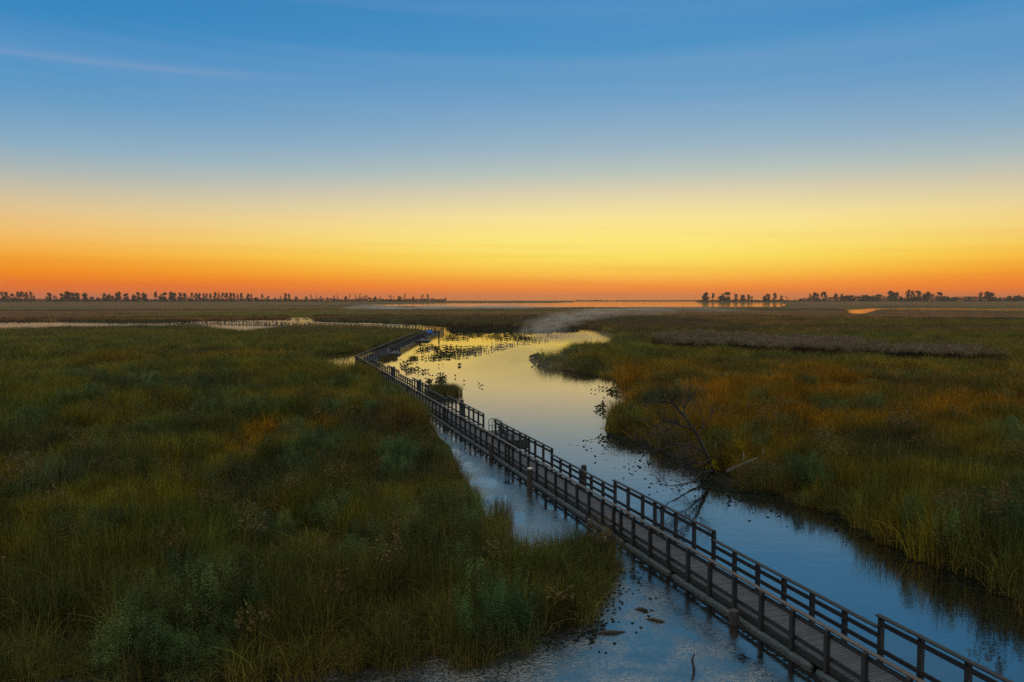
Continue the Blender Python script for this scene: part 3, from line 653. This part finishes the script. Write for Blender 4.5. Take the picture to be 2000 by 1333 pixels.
# side platforms with benches on the second leg
def platform(x, y, wx, wy, label):
    e = empty('viewing_platform', (x, y, 0)); tag(e, label, 'platform', 'side platforms on the second leg')
    mb = MB(); n = int(wy / .15)
    for i in range(n): mb.box((wx / 2, (i + .5) * wy / n, DECK - .03), (wx, wy / n - .014, .04))
    mb.build('deck', M_DECK, e); mb = MB(); mb.box((wx / 2, wy / 2, .13), (wx - .2, wy - .2, .26)); mb.build('hull', M_PILE, e, .03)
platform(-24.0, 142, 2.2, 3.6, 'small side platform with a bench on the near half of the second leg')
platform(-24.3, 185, 3.2, 7.5, 'larger side platform below the blue board near the far end')
copy_thing(bn, (-23.2, 144, DECK), math.pi / 2, 'bench on the near side platform of the second leg')
copy_thing(bn, (-22.8, 187, DECK), math.pi / 2, 'bench on the side platform below the blue board')
e = empty('information_board', (-21.6, 193.5, 0)); tag(e, 'bright blue board on two posts near the far end of the boardwalk', 'board')
mb = MB(); mb.box((0, 0, 2.3), (1.5, .05, .75)); mb.build('panel', M_BLUE, e)
for x in (-.6, .6): mb = MB(); mb.box((x, .04, 1.25), (.09, .08, 2.5)); mb.build('leg', M_WOOD, e)

# third leg: the far boardwalk turning back towards the west
fb_ = empty('far_boardwalk', (-24.6, 240, 0)); tag(fb_, 'distant low boardwalk crossing the water behind the reeds on the left', 'boardwalk')
FL = [Vector(q + (0,)) for q in ((-25, 240.4), (-38, 259), (-60, 276), (-103, 300), (-128, 314), (-205, 338))]
def floc(mb): mb.v = [(x + 24.6, y - 240, z) for x, y, z in mb.v]; return mb
mb = MB()
for a, b in zip(FL[:-1], FL[1:]): mb.bar((a.x, a.y, DECK - .1), (b.x, b.y, DECK - .1), 1.6, .16, .3)
floc(mb).build('deck', M_DECK, fb_)
for o_ in (-.75, .75):
    mb = MB()
    for a, b in zip(FL[:-1], FL[1:]): mb.bar((a.x, a.y + o_, LOW), (b.x, b.y + o_, LOW), .16, .05, .1)
    floc(mb).build('handrail', M_WOOD, fb_)
mb = MB()
for a, b in zip(FL[:-1], FL[1:]):
    n = int((b - a).length / 2.1)
    for k in range(n):
        p = a.lerp(b, k / n)
        for o_ in (-.75, .75): mb.box((p.x, p.y + o_, .72), (.16, .16, 1.4))
tag(floc(mb).build('post', M_WOOD, fb_), kind='stuff')

# ------------------------------------------------------------------ small reed islands
def clump(name, x, y, rx, ry, n, hs, col, label, idxs=(0, 4), grp=None):
    a = rng.uniform(0, 6.28, n); q = np.sqrt(rng.uniform(0, 1, n)); xs = x + rx * q * np.cos(a); ys = y + ry * q * np.sin(a)
    parts = []; T = []
    for i in range(n):
        v, f, tn = blades(40, .4, .6 * hs, 1.15 * hs * (1 - .4 * q[i]), .014, .03, .16, 3, .4, .3, seed=int(rng.integers(1e6)))
        v = v + np.array((xs[i], ys[i], 0)); parts.append((v - np.array((x, y, 0)), f, tn))
    V, Fq, Tn = join(parts); cl = np.concatenate([np.tile(np.array(col), (len(V), 1)), np.ones((len(V), 1))], 1)
    me = np_mesh(name, V, Fq, M_LEAF, {'tone': ('FLOAT_VECTOR', Tn.astype(np.float32)), 'tint': ('FLOAT_COLOR', cl.astype(np.float32))})
    o = bpy.data.objects.new(name, me); C.objects.link(o); o.location = (x, y, 0); tag(o, label, 'reed clump', grp or 'reed clumps in the channel'); return o
x_, y_ = ray(866, 770); clump('reed_clump', x_, y_, 2.1, 3.2, 95, 1.5, (.05, .06, .02), 'round green reed clump in the channel behind the wire rail')
x_, y_ = ray(757, 702); clump('reed_clump', x_, y_, 1.4, 4.0, 40, .9, (.03, .035, .015), 'low dark reed clump beside the boardwalk corner')
x_, y_ = ray(806, 701); clump('reed_clump', x_, y_, .7, 1.0, 10, .8, (.03, .03, .015), 'tiny reed clump in open water right of the corner')

# ------------------------------------------------------------------ floating and emergent plants
def pads(name, P, size, label, upright=.0, col=(.02, .03, .012)):
    n = len(P); r = rng.uniform(.6, 1.3, n) * size; a0 = rng.uniform(0, 6.28, n); k = 6; V = np.zeros((n, k, 3)); tl = rng.uniform(0, 1, n) < upright
    ty = rng.uniform(0, 6.28, n)
    for i in range(k):
        an = a0 + i * 2 * np.pi / k; lx = r * np.cos(an); ly = r * np.sin(an)
        V[:, i, 0] = P[:, 0] + lx; V[:, i, 1] = P[:, 1] + np.where(tl, ly * .35, ly); V[:, i, 2] = .008 + rng.uniform(0, .015, n) + np.where(tl, .12 + ly * .8 + lx * .3 * np.sin(ty) + r, 0)
    tone = np.zeros((n, k, 3)); tone[..., 0] = rng.uniform(.6, 1.6, n)[:, None]; cl = np.ones((n, k, 4)); cl[..., :3] = col
    me = np_mesh(name, V.reshape(-1, 3), np.arange(n * k).reshape(-1, k), M_LEAF, {'tone': ('FLOAT_VECTOR', tone.reshape(-1, 3).astype(np.float32)), 'tint': ('FLOAT_COLOR', cl.reshape(-1, 4).astype(np.float32))})
    o = bpy.data.objects.new(name, me); C.objects.link(o); tag(o, label, 'water plants', kind='stuff')
def pts_in(poly_px, n, noise_s=(.25, .12), thr=.5, seed=3, sharp=6):
    fine_thr = .5
    poly = [ray(*q) for q in poly_px]; xs = [q[0] for q in poly]; ys = [q[1] for q in poly]
    x = rng.uniform(min(xs), max(xs), n); y = rng.uniform(min(ys), max(ys), n)
    k = inside(poly, x, y) & (rng.uniform(0, 1, n) < np.clip((fbm(x * noise_s[0], y * noise_s[1], seed) - thr) * sharp, 0, 1))
    k &= vnoise(x * 1.3, y * .5, seed + 9) * .6 + vnoise(x * .5, y * .2, seed + 4) * .4 > rng.uniform(.35, .62, n)
    x, y = x[k], y[k]; k = ~inside(land_w, x, y) & ~inside(land_e, x, y)
    k &= ~((x > LA + LB * y - .5) & (x < LA + LB * y + OFF + .5) & (y < 123)) & ~((y > 119) & (y < 241) & (x > -28) & (x < -23.2))
    return np.stack([x[k], y[k]], 1)
A_ = pts_in([(775,705),(850,668),(866,657),(872,641),(905,640),(905,650),(1000,646),(1095,656),(1080,666),(1010,675),(960,688),(900,700),(830,705),(790,712)], 60000, (.10, .05), .38, 3, 3)
B_ = pts_in([(780,715),(900,712),(905,735),(860,745),(935,748),(945,760),(905,768),(855,765),(800,738)], 12000, (.3, .10), .46, 9, 4)
pads('emergent_plants', np.concatenate([A_, B_]), .11, 'dark arrowhead plants scattered over the golden upper channel', .6, (.02, .024, .012))
A2 = pts_in([(880,642),(1130,644),(1060,650),(880,649)], 24000, (.03, .03), .3, 5); pads('emergent_plants', A2, .45, 'dark plant beds across the far bend of the channel', .5, (.025, .022, .014))
# left creek, far
A3 = pts_in([(0,631),(560,626),(560,619),(608,619),(640,632),(830,640),(600,636),(470,644),(400,634),(0,636)], 15000, (.05, .08), .5, 15); pads('emergent_plants', A3, .3, 'dark plant tufts in the distant left creek', .6, (.02, .02, .014))
# lily pads along the right bank
def bank_pads(px_pts, width, n, seed):
    L = [ray(*q) for q in px_pts]; out_ = []
    for (x1, y1), (x2, y2), in zip(L[:-1], L[1:]):
        m = int(n * math.hypot(x2 - x1, y2 - y1)); t_ = rng.uniform(0, 1, m); d = rng.exponential(width * .45, m); nx, ny = (y2 - y1), -(x2 - x1); q = math.hypot(nx, ny); nx /= q; ny /= q
        for sgn in (1, -1): out_.append(np.stack([x1 + (x2 - x1) * t_ + nx * d * sgn, y1 + (y2 - y1) * t_ + ny * d * sgn], 1))
    P = np.concatenate(out_); x, y = P[:, 0], P[:, 1]
    k = ~inside(land_w, x, y) & ~inside(land_e, x, y) & (rng.uniform(0, 1, len(x)) < np.clip((fbm(x * .5, y * .5, seed) - .36) * 5, 0, 1)) & ~((x > LA + LB * y - .4) & (x < LA + LB * y + OFF + .4)); return P[k]
Pd = bank_pads([(1188,852),(1255,868),(1340,908),(1402,945),(1425,961),(1549,972)], 2.2, 75, 21)
Pd2 = bank_pads([(1549,972),(1650,1007),(1755,1065),(1900,1120),(2000,1172)], .8, 60, 22)
pads('lily_pads', np.concatenate([Pd, Pd2]), .085, 'small dark lily pads floating along the right bank of the channel', .12, (.010, .015, .009))
Pe = pts_in([(1130,745),(1210,762),(1236,775),(1185,800),(1178,845),(1150,850),(1150,815),(1175,785),(1120,765)], 6000, (.3, .15), .45, 31, 8)
pads('lily_pads', Pe, .10, 'dark leaves on the water off the little cape', .25, (.02, .025, .012))
Pf = pts_in([(1030,702),(1060,690),(1060,716),(1035,712)], 1500, (.4, .3), .3, 33); pads('lily_pads', Pf, .2, 'leafy plants at the misty tip of the right bank', .8, (.02, .022, .012))
Pg = bank_pads([(1020,1246),(1110,1210),(1164,1161),(1186,1100)], 1.1, 55, 41); pads('lily_pads', Pg, .055, 'dark leaf litter floating off the near left bank', .1, (.012, .014, .008))
Ph = pts_in([(1120,1150),(1290,1190),(1250,1260),(1130,1260),(1100,1230)], 120, (.5, .5), .45, 43, 5); pads('lily_pads', Ph, .09, 'loose dark leaves on the scummy foreground pool', .0, (.010, .012, .008))

# ------------------------------------------------------------------ trees and bushes on the right bank
def twig_tree(mb, p, d, L, r, depth, spread=.55, rr=None, bend=.25):
    pts = [p]; rad = [r]; n = 4; cur = Vector(p); dd = Vector(d).normalized(); tips = []
    for i in range(n):
        dd = (dd + Vector((rr.normal(0, bend), rr.normal(0, bend), rr.normal(0, bend * .6)))).normalized(); cur = cur + dd * L / n; pts.append(cur.copy()); rad.append(r * (1 - .55 * (i + 1) / n))
        if depth > 0 and i > 0:
            nd = (dd + Vector((rr.normal(0, spread), rr.normal(0, spread), rr.normal(.1, spread * .7)))).normalized(); twig_tree(mb, cur.copy(), nd, L * rr.uniform(.5, .75), rad[-1] * .6, depth - 1, spread, rr, bend)
    if depth > 0: twig_tree(mb, cur.copy(), dd, L * .6, rad[-1] * .8, depth - 1, spread, rr, bend)
    mb.tube([tuple(q) for q in pts], rad, 6 if r > .03 else 4, False)
bx, by = ray(1400, 938); TY = by + 1.2
def P3(px, py, Y):           # a point of the tree at distance Y
    v = -(py - 666.5) / FPX; dy = math.cos(PITCH) + v * math.sin(PITCH); dz = v * math.cos(PITCH) - math.sin(PITCH); t_ = Y / dy
    return Vector(((px - 1000) / FPX * t_, Y, CAM_H + dz * t_))
dt = empty('dead_tree', (bx, TY, 0)); tag(dt, 'bare crooked dead tree leaning over the right bank', 'tree')
org = Vector((bx, TY, 0)); mb = MB(); mb.smooth = True
def br(pts, r0, r1, target):
    q = [P3(*a) - org for a in pts]; n = len(q); target.tube([tuple(v) for v in q], [r0 + (r1 - r0) * i / (n - 1) for i in range(n)], 8, True); return q
br([(1400,938,TY),(1378,885,TY),(1362,850,TY-.1),(1350,832,TY-.2),(1338,815,TY-.2)], .12, .075, mb); mb.build('trunk', M_BARK, dt)
rr = np.random.default_rng(5)
limbs = [([(1398,932,TY),(1370,937,TY-1.8),(1335,946,TY-3.4),(1303,950,TY-4.6)], .055), ([(1390,920,TY-.3),(1372,922,TY-2.4),(1352,938,TY-4.2)], .045), ([(1338,815,TY-.2),(1322,797,TY),(1315,788,TY),(1300,786,TY+.1),(1280,787,TY+.3)], .085), ([(1338,815,TY-.2),(1336,798,TY+.2),(1343,786,TY+.3),(1345,778,TY+.4)], .05),
    ([(1352,836,TY-.2),(1330,832,TY-.7),(1318,824,TY-1),(1298,822,TY-1.2),(1280,833,TY-1.4)], .075), ([(1320,829,TY-.9),(1306,840,TY-1.2),(1290,850,TY-1.6)], .045), ([(1362,850,TY),(1370,838,TY+.5),(1388,815,TY+.8)], .045),
    ([(1378,885,TY),(1350,870,TY-1.2),(1320,868,TY-2.2),(1290,880,TY-3.0),(1270,884,TY-3.4)], .06), ([(1385,900,TY),(1365,905,TY-1.5),(1340,900,TY-2.6),(1325,905,TY-3.2)], .05)]
for pts, r0 in limbs:
    r0 *= 1.1; mb = MB(); q = br(pts, r0, r0 * .35, mb)
    for i in range(1, len(q)):
        for k in range(5):
            d = (q[i] - q[i - 1]).normalized() + Vector((rr.normal(0, .6), rr.normal(0, .5), abs(rr.normal(.2, .5)))); twig_tree(mb, q[i], d, rr.uniform(.6, 1.3), r0 * .34, 2, .6, rr)
    mb.build('branch', M_BARK, dt)
def bush(name, px, py, rx, h, n, col, label, leaf=.06, dry=0.0, seed=1, cat='bush', zc=.55, Y=None):
    x, y = ray(px, py); r = np.random.default_rng(seed); e = empty(name, (x, y, 0)); tag(e, label, cat, 'bushes on the right bank')
    m_ = 22; a = r.uniform(0, 6.28, m_); q = rx * np.sqrt(r.uniform(0, 1, m_)) * .75; cx = q * np.cos(a); cy_ = q * np.sin(a) * .8; cz = h * r.uniform(.35, .85, m_) * (1 - .35 * (q / rx) ** 2)
    mb = MB()
    for i in range(m_): mb.tube([(cx[i] * .15, cy_[i] * .15, 0), (cx[i] * .5, cy_[i] * .5, cz[i] * .55), (cx[i], cy_[i], cz[i])], [.03, .018, .008], 5, False)
    mb.build('stems', M_BARK, e)
    id_ = r.integers(0, m_, n); s = rx * .24
    V, Fq, T = leaves(cx[id_] + r.normal(0, s, n), cy_[id_] + r.normal(0, s, n), np.maximum(.1, cz[id_] + r.normal(0, h * .12, n)), leaf, seed + 5, (.5, 1.7), dry)
    cl = np.concatenate([np.tile(np.array(col), (len(V), 1)) * r.uniform(.85, 1.15, (len(V), 1)), np.ones((len(V), 1))], 1)
    me = np_mesh('foliage', V, Fq, M_LEAF, {'tone': ('FLOAT_VECTOR', T.astype(np.float32)), 'tint': ('FLOAT_COLOR', cl.astype(np.float32))})
    o = bpy.data.objects.new('foliage', me); C.objects.link(o); o.parent = e; return e
bush('bush', 1404, 905, 1.15, 2.7, 5200, (.075, .088, .022), 'rounded olive green bush right of the dead tree', .055, seed=3)
bush('bush', 1432, 915, .75, 1.9, 1100, (.30, .22, .03), 'small yellow leaved bush behind the grey driftwood', .06, seed=4)
bush('bush', 1392, 928, .4, 1.0, 250, (.30, .24, .03), 'tiny yellow shrub at the foot of the dead tree', .05, seed=6)
bush('bush', 1300, 880, 1.4, 2.4, 1500, (.085, .085, .055), 'sparse twiggy grey green bush left of the dead tree', .045, .2, seed=7)
bush('bush', 1350, 905, 1.3, 1.6, 2600, (.07, .055, .05), 'purplish brown bush below the dead tree', .04, .15, seed=8)
bush('bush', 1345, 830, 1.8, 2.9, 2200, (.075, .085, .05), 'tall pale twiggy bush behind the dead tree', .05, .2, seed=9)
bush('bush', 1495, 948, 1.3, 1.5, 2200, (.11, .105, .06), 'pale low bush right of the driftwood', .045, .25, seed=12)
bush('bush', 1625, 930, .9, 2.3, 1100, (.22, .19, .08), 'yellowish flowering bush deep in the right reeds', .05, .2, seed=14)
bush('bush', 1560, 950, 1.2, 1.6, 1800, (.06, .06, .035), 'dark low bush on the bank near the waterline', .045, .2, seed=15)
# driftwood
def drift(px, py, pts, radii, label):
    x, y = ray(px, py); e = empty('driftwood', (x, y, 0)); tag(e, label, 'driftwood', 'driftwood on the right bank'); mb = MB(); mb.smooth = True; mb.tube(pts, radii, 9); mb.build('log', M_DRIFT, e)
    mb = MB(); mb.smooth = True; k = Vector(pts[len(pts) // 2]); mb.tube([tuple(k), tuple(k + Vector((.15, .1, .45))), tuple(k + Vector((.12, .2, .8)))], [.07, .05, .015], 7); mb.build('branch_stub', M_DRIFT, e)
drift(1420, 930, [(0, 0, .25), (.5, .1, .45), (1.0, .3, .6), (1.6, .3, .85), (2.0, .35, 1.05)], [.12, .15, .14, .11, .05], 'long bleached grey log lying on the right bank')
drift(1398, 915, [(.3, 0, .0), (.15, .1, .4), (-.05, .1, .8), (-.2, .1, 1.05)], [.14, .12, .09, .02], 'upright broken pale stump beside the yellow bush')
drift(1475, 925, [(0, 0, .1), (.2, .2, .5), (.45, .2, .7), (.6, .1, 1.0)], [.13, .10, .07, .03], 'forked grey driftwood piece right of the log')
x_, y_ = ray(1354, 1312); st = MB(); st.smooth = True; st.tube([(0, 0, -.5), (.02, 0, .1), (-.03, .05, .30), (.03, .03, .52)], [.045, .04, .035, .02], 7); o = st.build('stick', M_BARK); o.location = (x_, y_, 0); tag(o, 'thin dark stick poking up from the foreground pool', 'stick')
for i, (px, py, an, lb) in enumerate(((1190, 1237, .1, 'larger dark sunken log in the foreground pool'), (1280, 1213, -.4, 'short dark sunken log nearer the boardwalk'), (1252, 1192, -.1, 'small sunken wood piece farthest from the camera'))):
    x_, y_ = ray(px, py); mb = MB(); mb.smooth = True; L = (.55, .32, .22)[i]
    mb.tube([(-L, 0, .0), (-L * .3, .03, .03), (L * .3, -.02, .03), (L, .03, .0)], [.02, .06, .07, .02], 7); o = mb.build('sunken_log', M_BARK); o.location = (x_, y_, 0); o.rotation_euler = (0, 0, an); tag(o, lb, 'log', 'sunken logs in the foreground pool')

# ------------------------------------------------------------------ distant trees
def far_tree_proto(k, kind):
    r = np.random.default_rng(200 + k); m_ = {'round': 26, 'tall': 20, 'sparse': 9, 'shrub': 16}[kind]; per = {'round': 70, 'tall': 60, 'sparse': 30, 'shrub': 70}[kind]
    a = r.uniform(0, 6.28, m_); q = .42 * np.sqrt(r.uniform(0, 1, m_)); lo, hi = {'round': (.03, .90), 'tall': (.02, .92), 'sparse': (.12, .92), 'shrub': (.0, .82)}[kind]
    cz = r.uniform(lo, hi, m_); w_ = np.sqrt(np.maximum(.25, 1 - ((cz - (lo + hi) / 2) / (hi - lo) * 2) ** 2)); cx = q * np.cos(a) * w_ * 1.1; cy_ = q * np.sin(a) * w_ * 1.1
    id_ = np.repeat(np.arange(m_), per); n = len(id_)
    V, Fq, T = leaves(cx[id_] + r.normal(0, .085, n), cy_[id_] + r.normal(0, .085, n), np.clip(cz[id_] + r.normal(0, .06, n), .03, 1), .055, 300 + k, (.6, 1.4))
    cl = np.tile(np.array((.030, .036, .022, 1)), (len(V), 1))
    crown = np_mesh('crown', V, Fq, M_LEAF, {'tone': ('FLOAT_VECTOR', T.astype(np.float32)), 'tint': ('FLOAT_COLOR', cl.astype(np.float32))})
    mb = MB(); mb.tube([(0, 0, -.02), (.01, 0, .3), (0, .01, .6), (0, 0, .85)], [.035, .028, .018, .006], 6)
    for i in range(min(m_, 8)): mb.tube([(0, 0, cz[i] * .55), (cx[i] * .5, cy_[i] * .5, cz[i] * .8), (cx[i], cy_[i], cz[i])], [.014, .01, .004], 4, False)
    return crown, mb.mesh('trunk', M_BARK)
FT = {kd: [far_tree_proto(i + j * 7, kd) for i in range(4)] for j, kd in enumerate(('round', 'tall', 'sparse', 'shrub'))}
ORD = lambda n: str(n) + ('th' if 10 <= n % 100 <= 20 else {1: 'st', 2: 'nd', 3: 'rd'}.get(n % 10, 'th'))
left = [(5,8,13),(13,9,13),(20,4,6),(27,8,10),(36,7,13),(44,8,13),(53,7,12),(62,7,13),(68,4,7),(97,10,11),(109,8,6),(122,9,10),(137,18,14),(152,11,11),(168,10,13),(180,8,5),(192,6,4),(205,8,10),(214,10,10),(222,6,7),(232,11,13),(248,10,10),(262,9,9),(271,9,13),(283,11,11),(305,5,13),(313,8,5),(321,13,12),(338,13,13),(353,9,11),(361,7,11),(368,4,4),(376,7,11),(384,6,10),(391,5,11),(399,6,10),(405,5,10),(412,5,10),(421,6,13),(428,5,11),(436,7,11),(443,7,11),(451,6,12),(458,6,11),(465,4,9),(472,6,11),(486,6,10),(492,5,9),(503,10,3),(513,4,9),(524,9,5),(538,3,4),(549,3,6),(558,7,10),(565,4,10),(579,7,5),(598,8,5),(609,5,9),(619,5,8),(627,7,8),(641,2.5,4),(653,6,8),(660,4,9),(676,6,6),(683,3,10),(695,4,9),(703,8,10),(712,10,10),(722,4,4),(733,6,5),(743,2.5,5),(765,8,10),(781,9,6),(791,6,12),(807,6,4),(825,6,12),(836,7,10),(870,4,2)]
right = [(1378,13,15),(1392,5,14),(1406,8,9),(1417,18,16),(1436,8,12),(1450,10,10),(1461,6,11),(1468,4,8),(1492,6,8),(1499,10,12),(1512,7,14),(1525,7,9),(1535,3,10),(1539,3,5),(1552,3,7),(1581,4,12),(1592,12,15),(1608,10,16),(1631,8,13),(1643,6,12),(1650,14,9),(1662,16,9),(1687,26,11),(1712,20,11),(1739,16,18),(1749,10,15),(1759,8,8),(1773,10,20),(1780,10,18),(1791,14,18),(1810,18,18),(1833,13,16),(1845,14,8),(1865,20,6),(1890,22,6),(1914,9,15),(1930,17,17),(1943,12,7),(1953,8,6),(1970,12,8),(1985,14,9),(1996,10,7)]
for side_, lst, D, extra in (('left', left, 2250, 7.0), ('right', right, 2420, 3.5)):
    for i, (px, wpx, hpx) in enumerate(lst):
        Y = D + random.uniform(-60, 60); w_ = wpx / FPX * Y * 1.15; h_ = (hpx + extra) / FPX * Y
        sparse = side_ == 'left' and px > 600 and hpx > 6 or (side_ == 'right' and 1530 < px < 1560)
        kd = 'sparse' if sparse else ('shrub' if hpx < 7.5 else ('tall' if hpx / wpx > 1.45 else 'round'))
        cr, tk = FT[kd][i % 4]; e = empty('distant_tree', at(px, Y) + (.8,), random.uniform(0, 6.28)); e.scale = (w_, w_, h_)
        look = {'sparse': 'thin sparse tree', 'shrub': 'low bushy tree', 'tall': 'narrow upright tree', 'round': 'broad round tree'}[kd]
        where = ('counted from the photo edge in the left tree line' if side_ == 'left' else 'counted from the open lake in the right tree line')
        tag(e, f'{look}, {ORD(i + 1)} {where}', 'tree', f'trees on the {side_} horizon')
        for nm, me_ in (('crown', cr), ('trunk', tk)): o = bpy.data.objects.new(nm, me_); C.objects.link(o); o.parent = e
# scrub under the tree lines
def scrub(name, px0, px1, D, hmin, hmax, n, label):
    X0, X1 = at(px0, D)[0], at(px1, D)[0]; r = np.random.default_rng(77); cx = r.uniform(X0, X1, n); cy_ = D + r.uniform(-25, 25, n)
    hh = hmin + (hmax - hmin) * fbm(cx * .02, cx * 0, 6) ** 1.3 * 1.6; cz = r.uniform(0, 1, n) * hh + .5
    V, Fq, T = leaves(cx, cy_, cz, 2.2, 78); cl = np.tile(np.array((.028, .032, .022, 1)), (len(V), 1))
    me = np_mesh(name, V, Fq, M_LEAF, {'tone': ('FLOAT_VECTOR', T.astype(np.float32)), 'tint': ('FLOAT_COLOR', cl.astype(np.float32))})
    o = bpy.data.objects.new(name, me); C.objects.link(o); tag(o, label, 'scrub', kind='stuff')
scrub('distant_scrub', -300, 870, 2200, 6.5, 10.5, 14000, 'low hazy scrub under the left tree line')
scrub('distant_scrub', 1560, 2300, 2380, 8, 17, 14000, 'hazy dense scrub under the right tree line')
scrub('distant_scrub', 1363, 1562, 2360, 3, 5.5, 4500, 'thin scrub on the point that reaches into the lake')
scrub('distant_scrub', 1122, 1363, 3080, .5, 3, 2500, 'thin dark strip of scrub between lake and lagoon')

# ------------------------------------------------------------------ haze and mist
def vol_mat(name, dens, col, an=.3, noise_=None):
    m = bpy.data.materials.new(name); m.use_nodes = True; t = m.node_tree; t.nodes.clear(); o = N(t, 'ShaderNodeOutputMaterial'); v = N(t, 'ShaderNodeVolumePrincipled')
    v.inputs['Color'].default_value = col; v.inputs['Density'].default_value = dens; v.inputs['Anisotropy'].default_value = an; t.links.new(v.outputs[0], o.inputs['Volume'])
    if noise_:
        tcn = N(t, 'ShaderNodeTexCoord'); g = N(t, 'ShaderNodeNewGeometry'); mpn = N(t, 'ShaderNodeMapping'); mpn.inputs['Scale'].default_value = noise_; t.links.new(g.outputs['Position'], mpn.inputs[0])
        n = N(t, 'ShaderNodeTexNoise'); n.inputs['Scale'].default_value = 1; n.inputs['Detail'].default_value = 4; n.inputs['Distortion'].default_value = .6; t.links.new(mpn.outputs[0], n.inputs['Vector'])
        # fade to nothing towards the skin of the ellipsoid
        ln = N(t, 'ShaderNodeVectorMath', operation='LENGTH'); t.links.new(tcn.outputs['Object'], ln.inputs[0])
        fall = math_(t, 'POWER', math_(t, 'SUBTRACT', 1.0, ln.outputs['Value'], clamp=True), .8)
        d = math_(t, 'MULTIPLY', math_(t, 'MULTIPLY', math_(t, 'MULTIPLY_ADD', n.outputs[0], 2.6, -.85, clamp=True), fall), dens * 2.2); t.links.new(d, v.inputs['Density'])
    return m
M_HAZE = vol_mat('morning_haze', .00009, (.95, .68, .46, 1), .5)
mb = MB(); mb.box((0, 3235, 22), (10440, 6570, 48)); mb.v = [(x, y, -2.5 if z < 5 else 46) for x, y, z in mb.v]
o = mb.build('haze', M_HAZE); tag(o, 'thin morning haze lying over the whole marsh', 'haze', kind='stuff')
def mist(px, py, Y, sx, sy, sz, dens, ns, label, rz=0, z=None):
    x, y = at(px, Y); m = vol_mat('rising_mist', dens, (1.0, .84, .66, 1), .5, ns)
    import bmesh
    bm = bmesh.new(); bmesh.ops.create_icosphere(bm, subdivisions=3, radius=1); me = bpy.data.meshes.new('mist'); bm.to_mesh(me); bm.free(); me.materials.append(m)
    o = bpy.data.objects.new('mist', me); C.objects.link(o); o.location = (x, y, sz * .55 if z is None else z); o.scale = (sx, sy, sz); o.rotation_euler = (0, 0, rz); tag(o, label, 'mist', kind='stuff')
mist(1062, 640, 235, 8, 20, 2.4, .045, (.3, .08, .9), 'pale foot of the mist rising from the channel bend', -.35, 1.0)
mist(1085, 640, 262, 9, 22, 2.6, .045, (.25, .08, .8), 'bright wisp of mist climbing over the far bank', -.5, 2.6)
mist(1130, 618, 285, 15, 24, 2.2, .032, (.2, .06, .8), 'upper wisp of mist bending right over the reeds', -.5, 4.2)
mist(1215, 618, 310, 30, 26, 1.8, .013, (.1, .05, .6), 'thin top of the mist drifting right over the reeds', -.2, 5.2)
mist(1150, 655, 205, 8, 20, 1.2, .03, (.16, .08, .6), 'low mist over the narrow water behind the right bank')
mist(1015, 700, 130, 12, 45, 1.4, .022, (.05, .03, .5), 'faint mist hovering over the golden channel')
for px, Y, sx, dn in ((740, 640, 36, .045), (830, 660, 50, .05), (930, 690, 60, .045), (1010, 720, 60, .035)):
    mist(px, 604, Y, sx, 22, 4.2, dn, (.05, .03, .5), {740: 'leftmost rag of the low mist bank before the orange lagoon', 830: 'second rag of the low mist bank from the left', 930: 'middle of the low mist bank before the orange lagoon', 1010: 'right end of the low mist bank before the orange lagoon'}[px])
mist(1290, 612, 540, 75, 30, 3.6, .022, (.03, .02, .5), 'thin streak of mist over the brown reeds right of the bend')
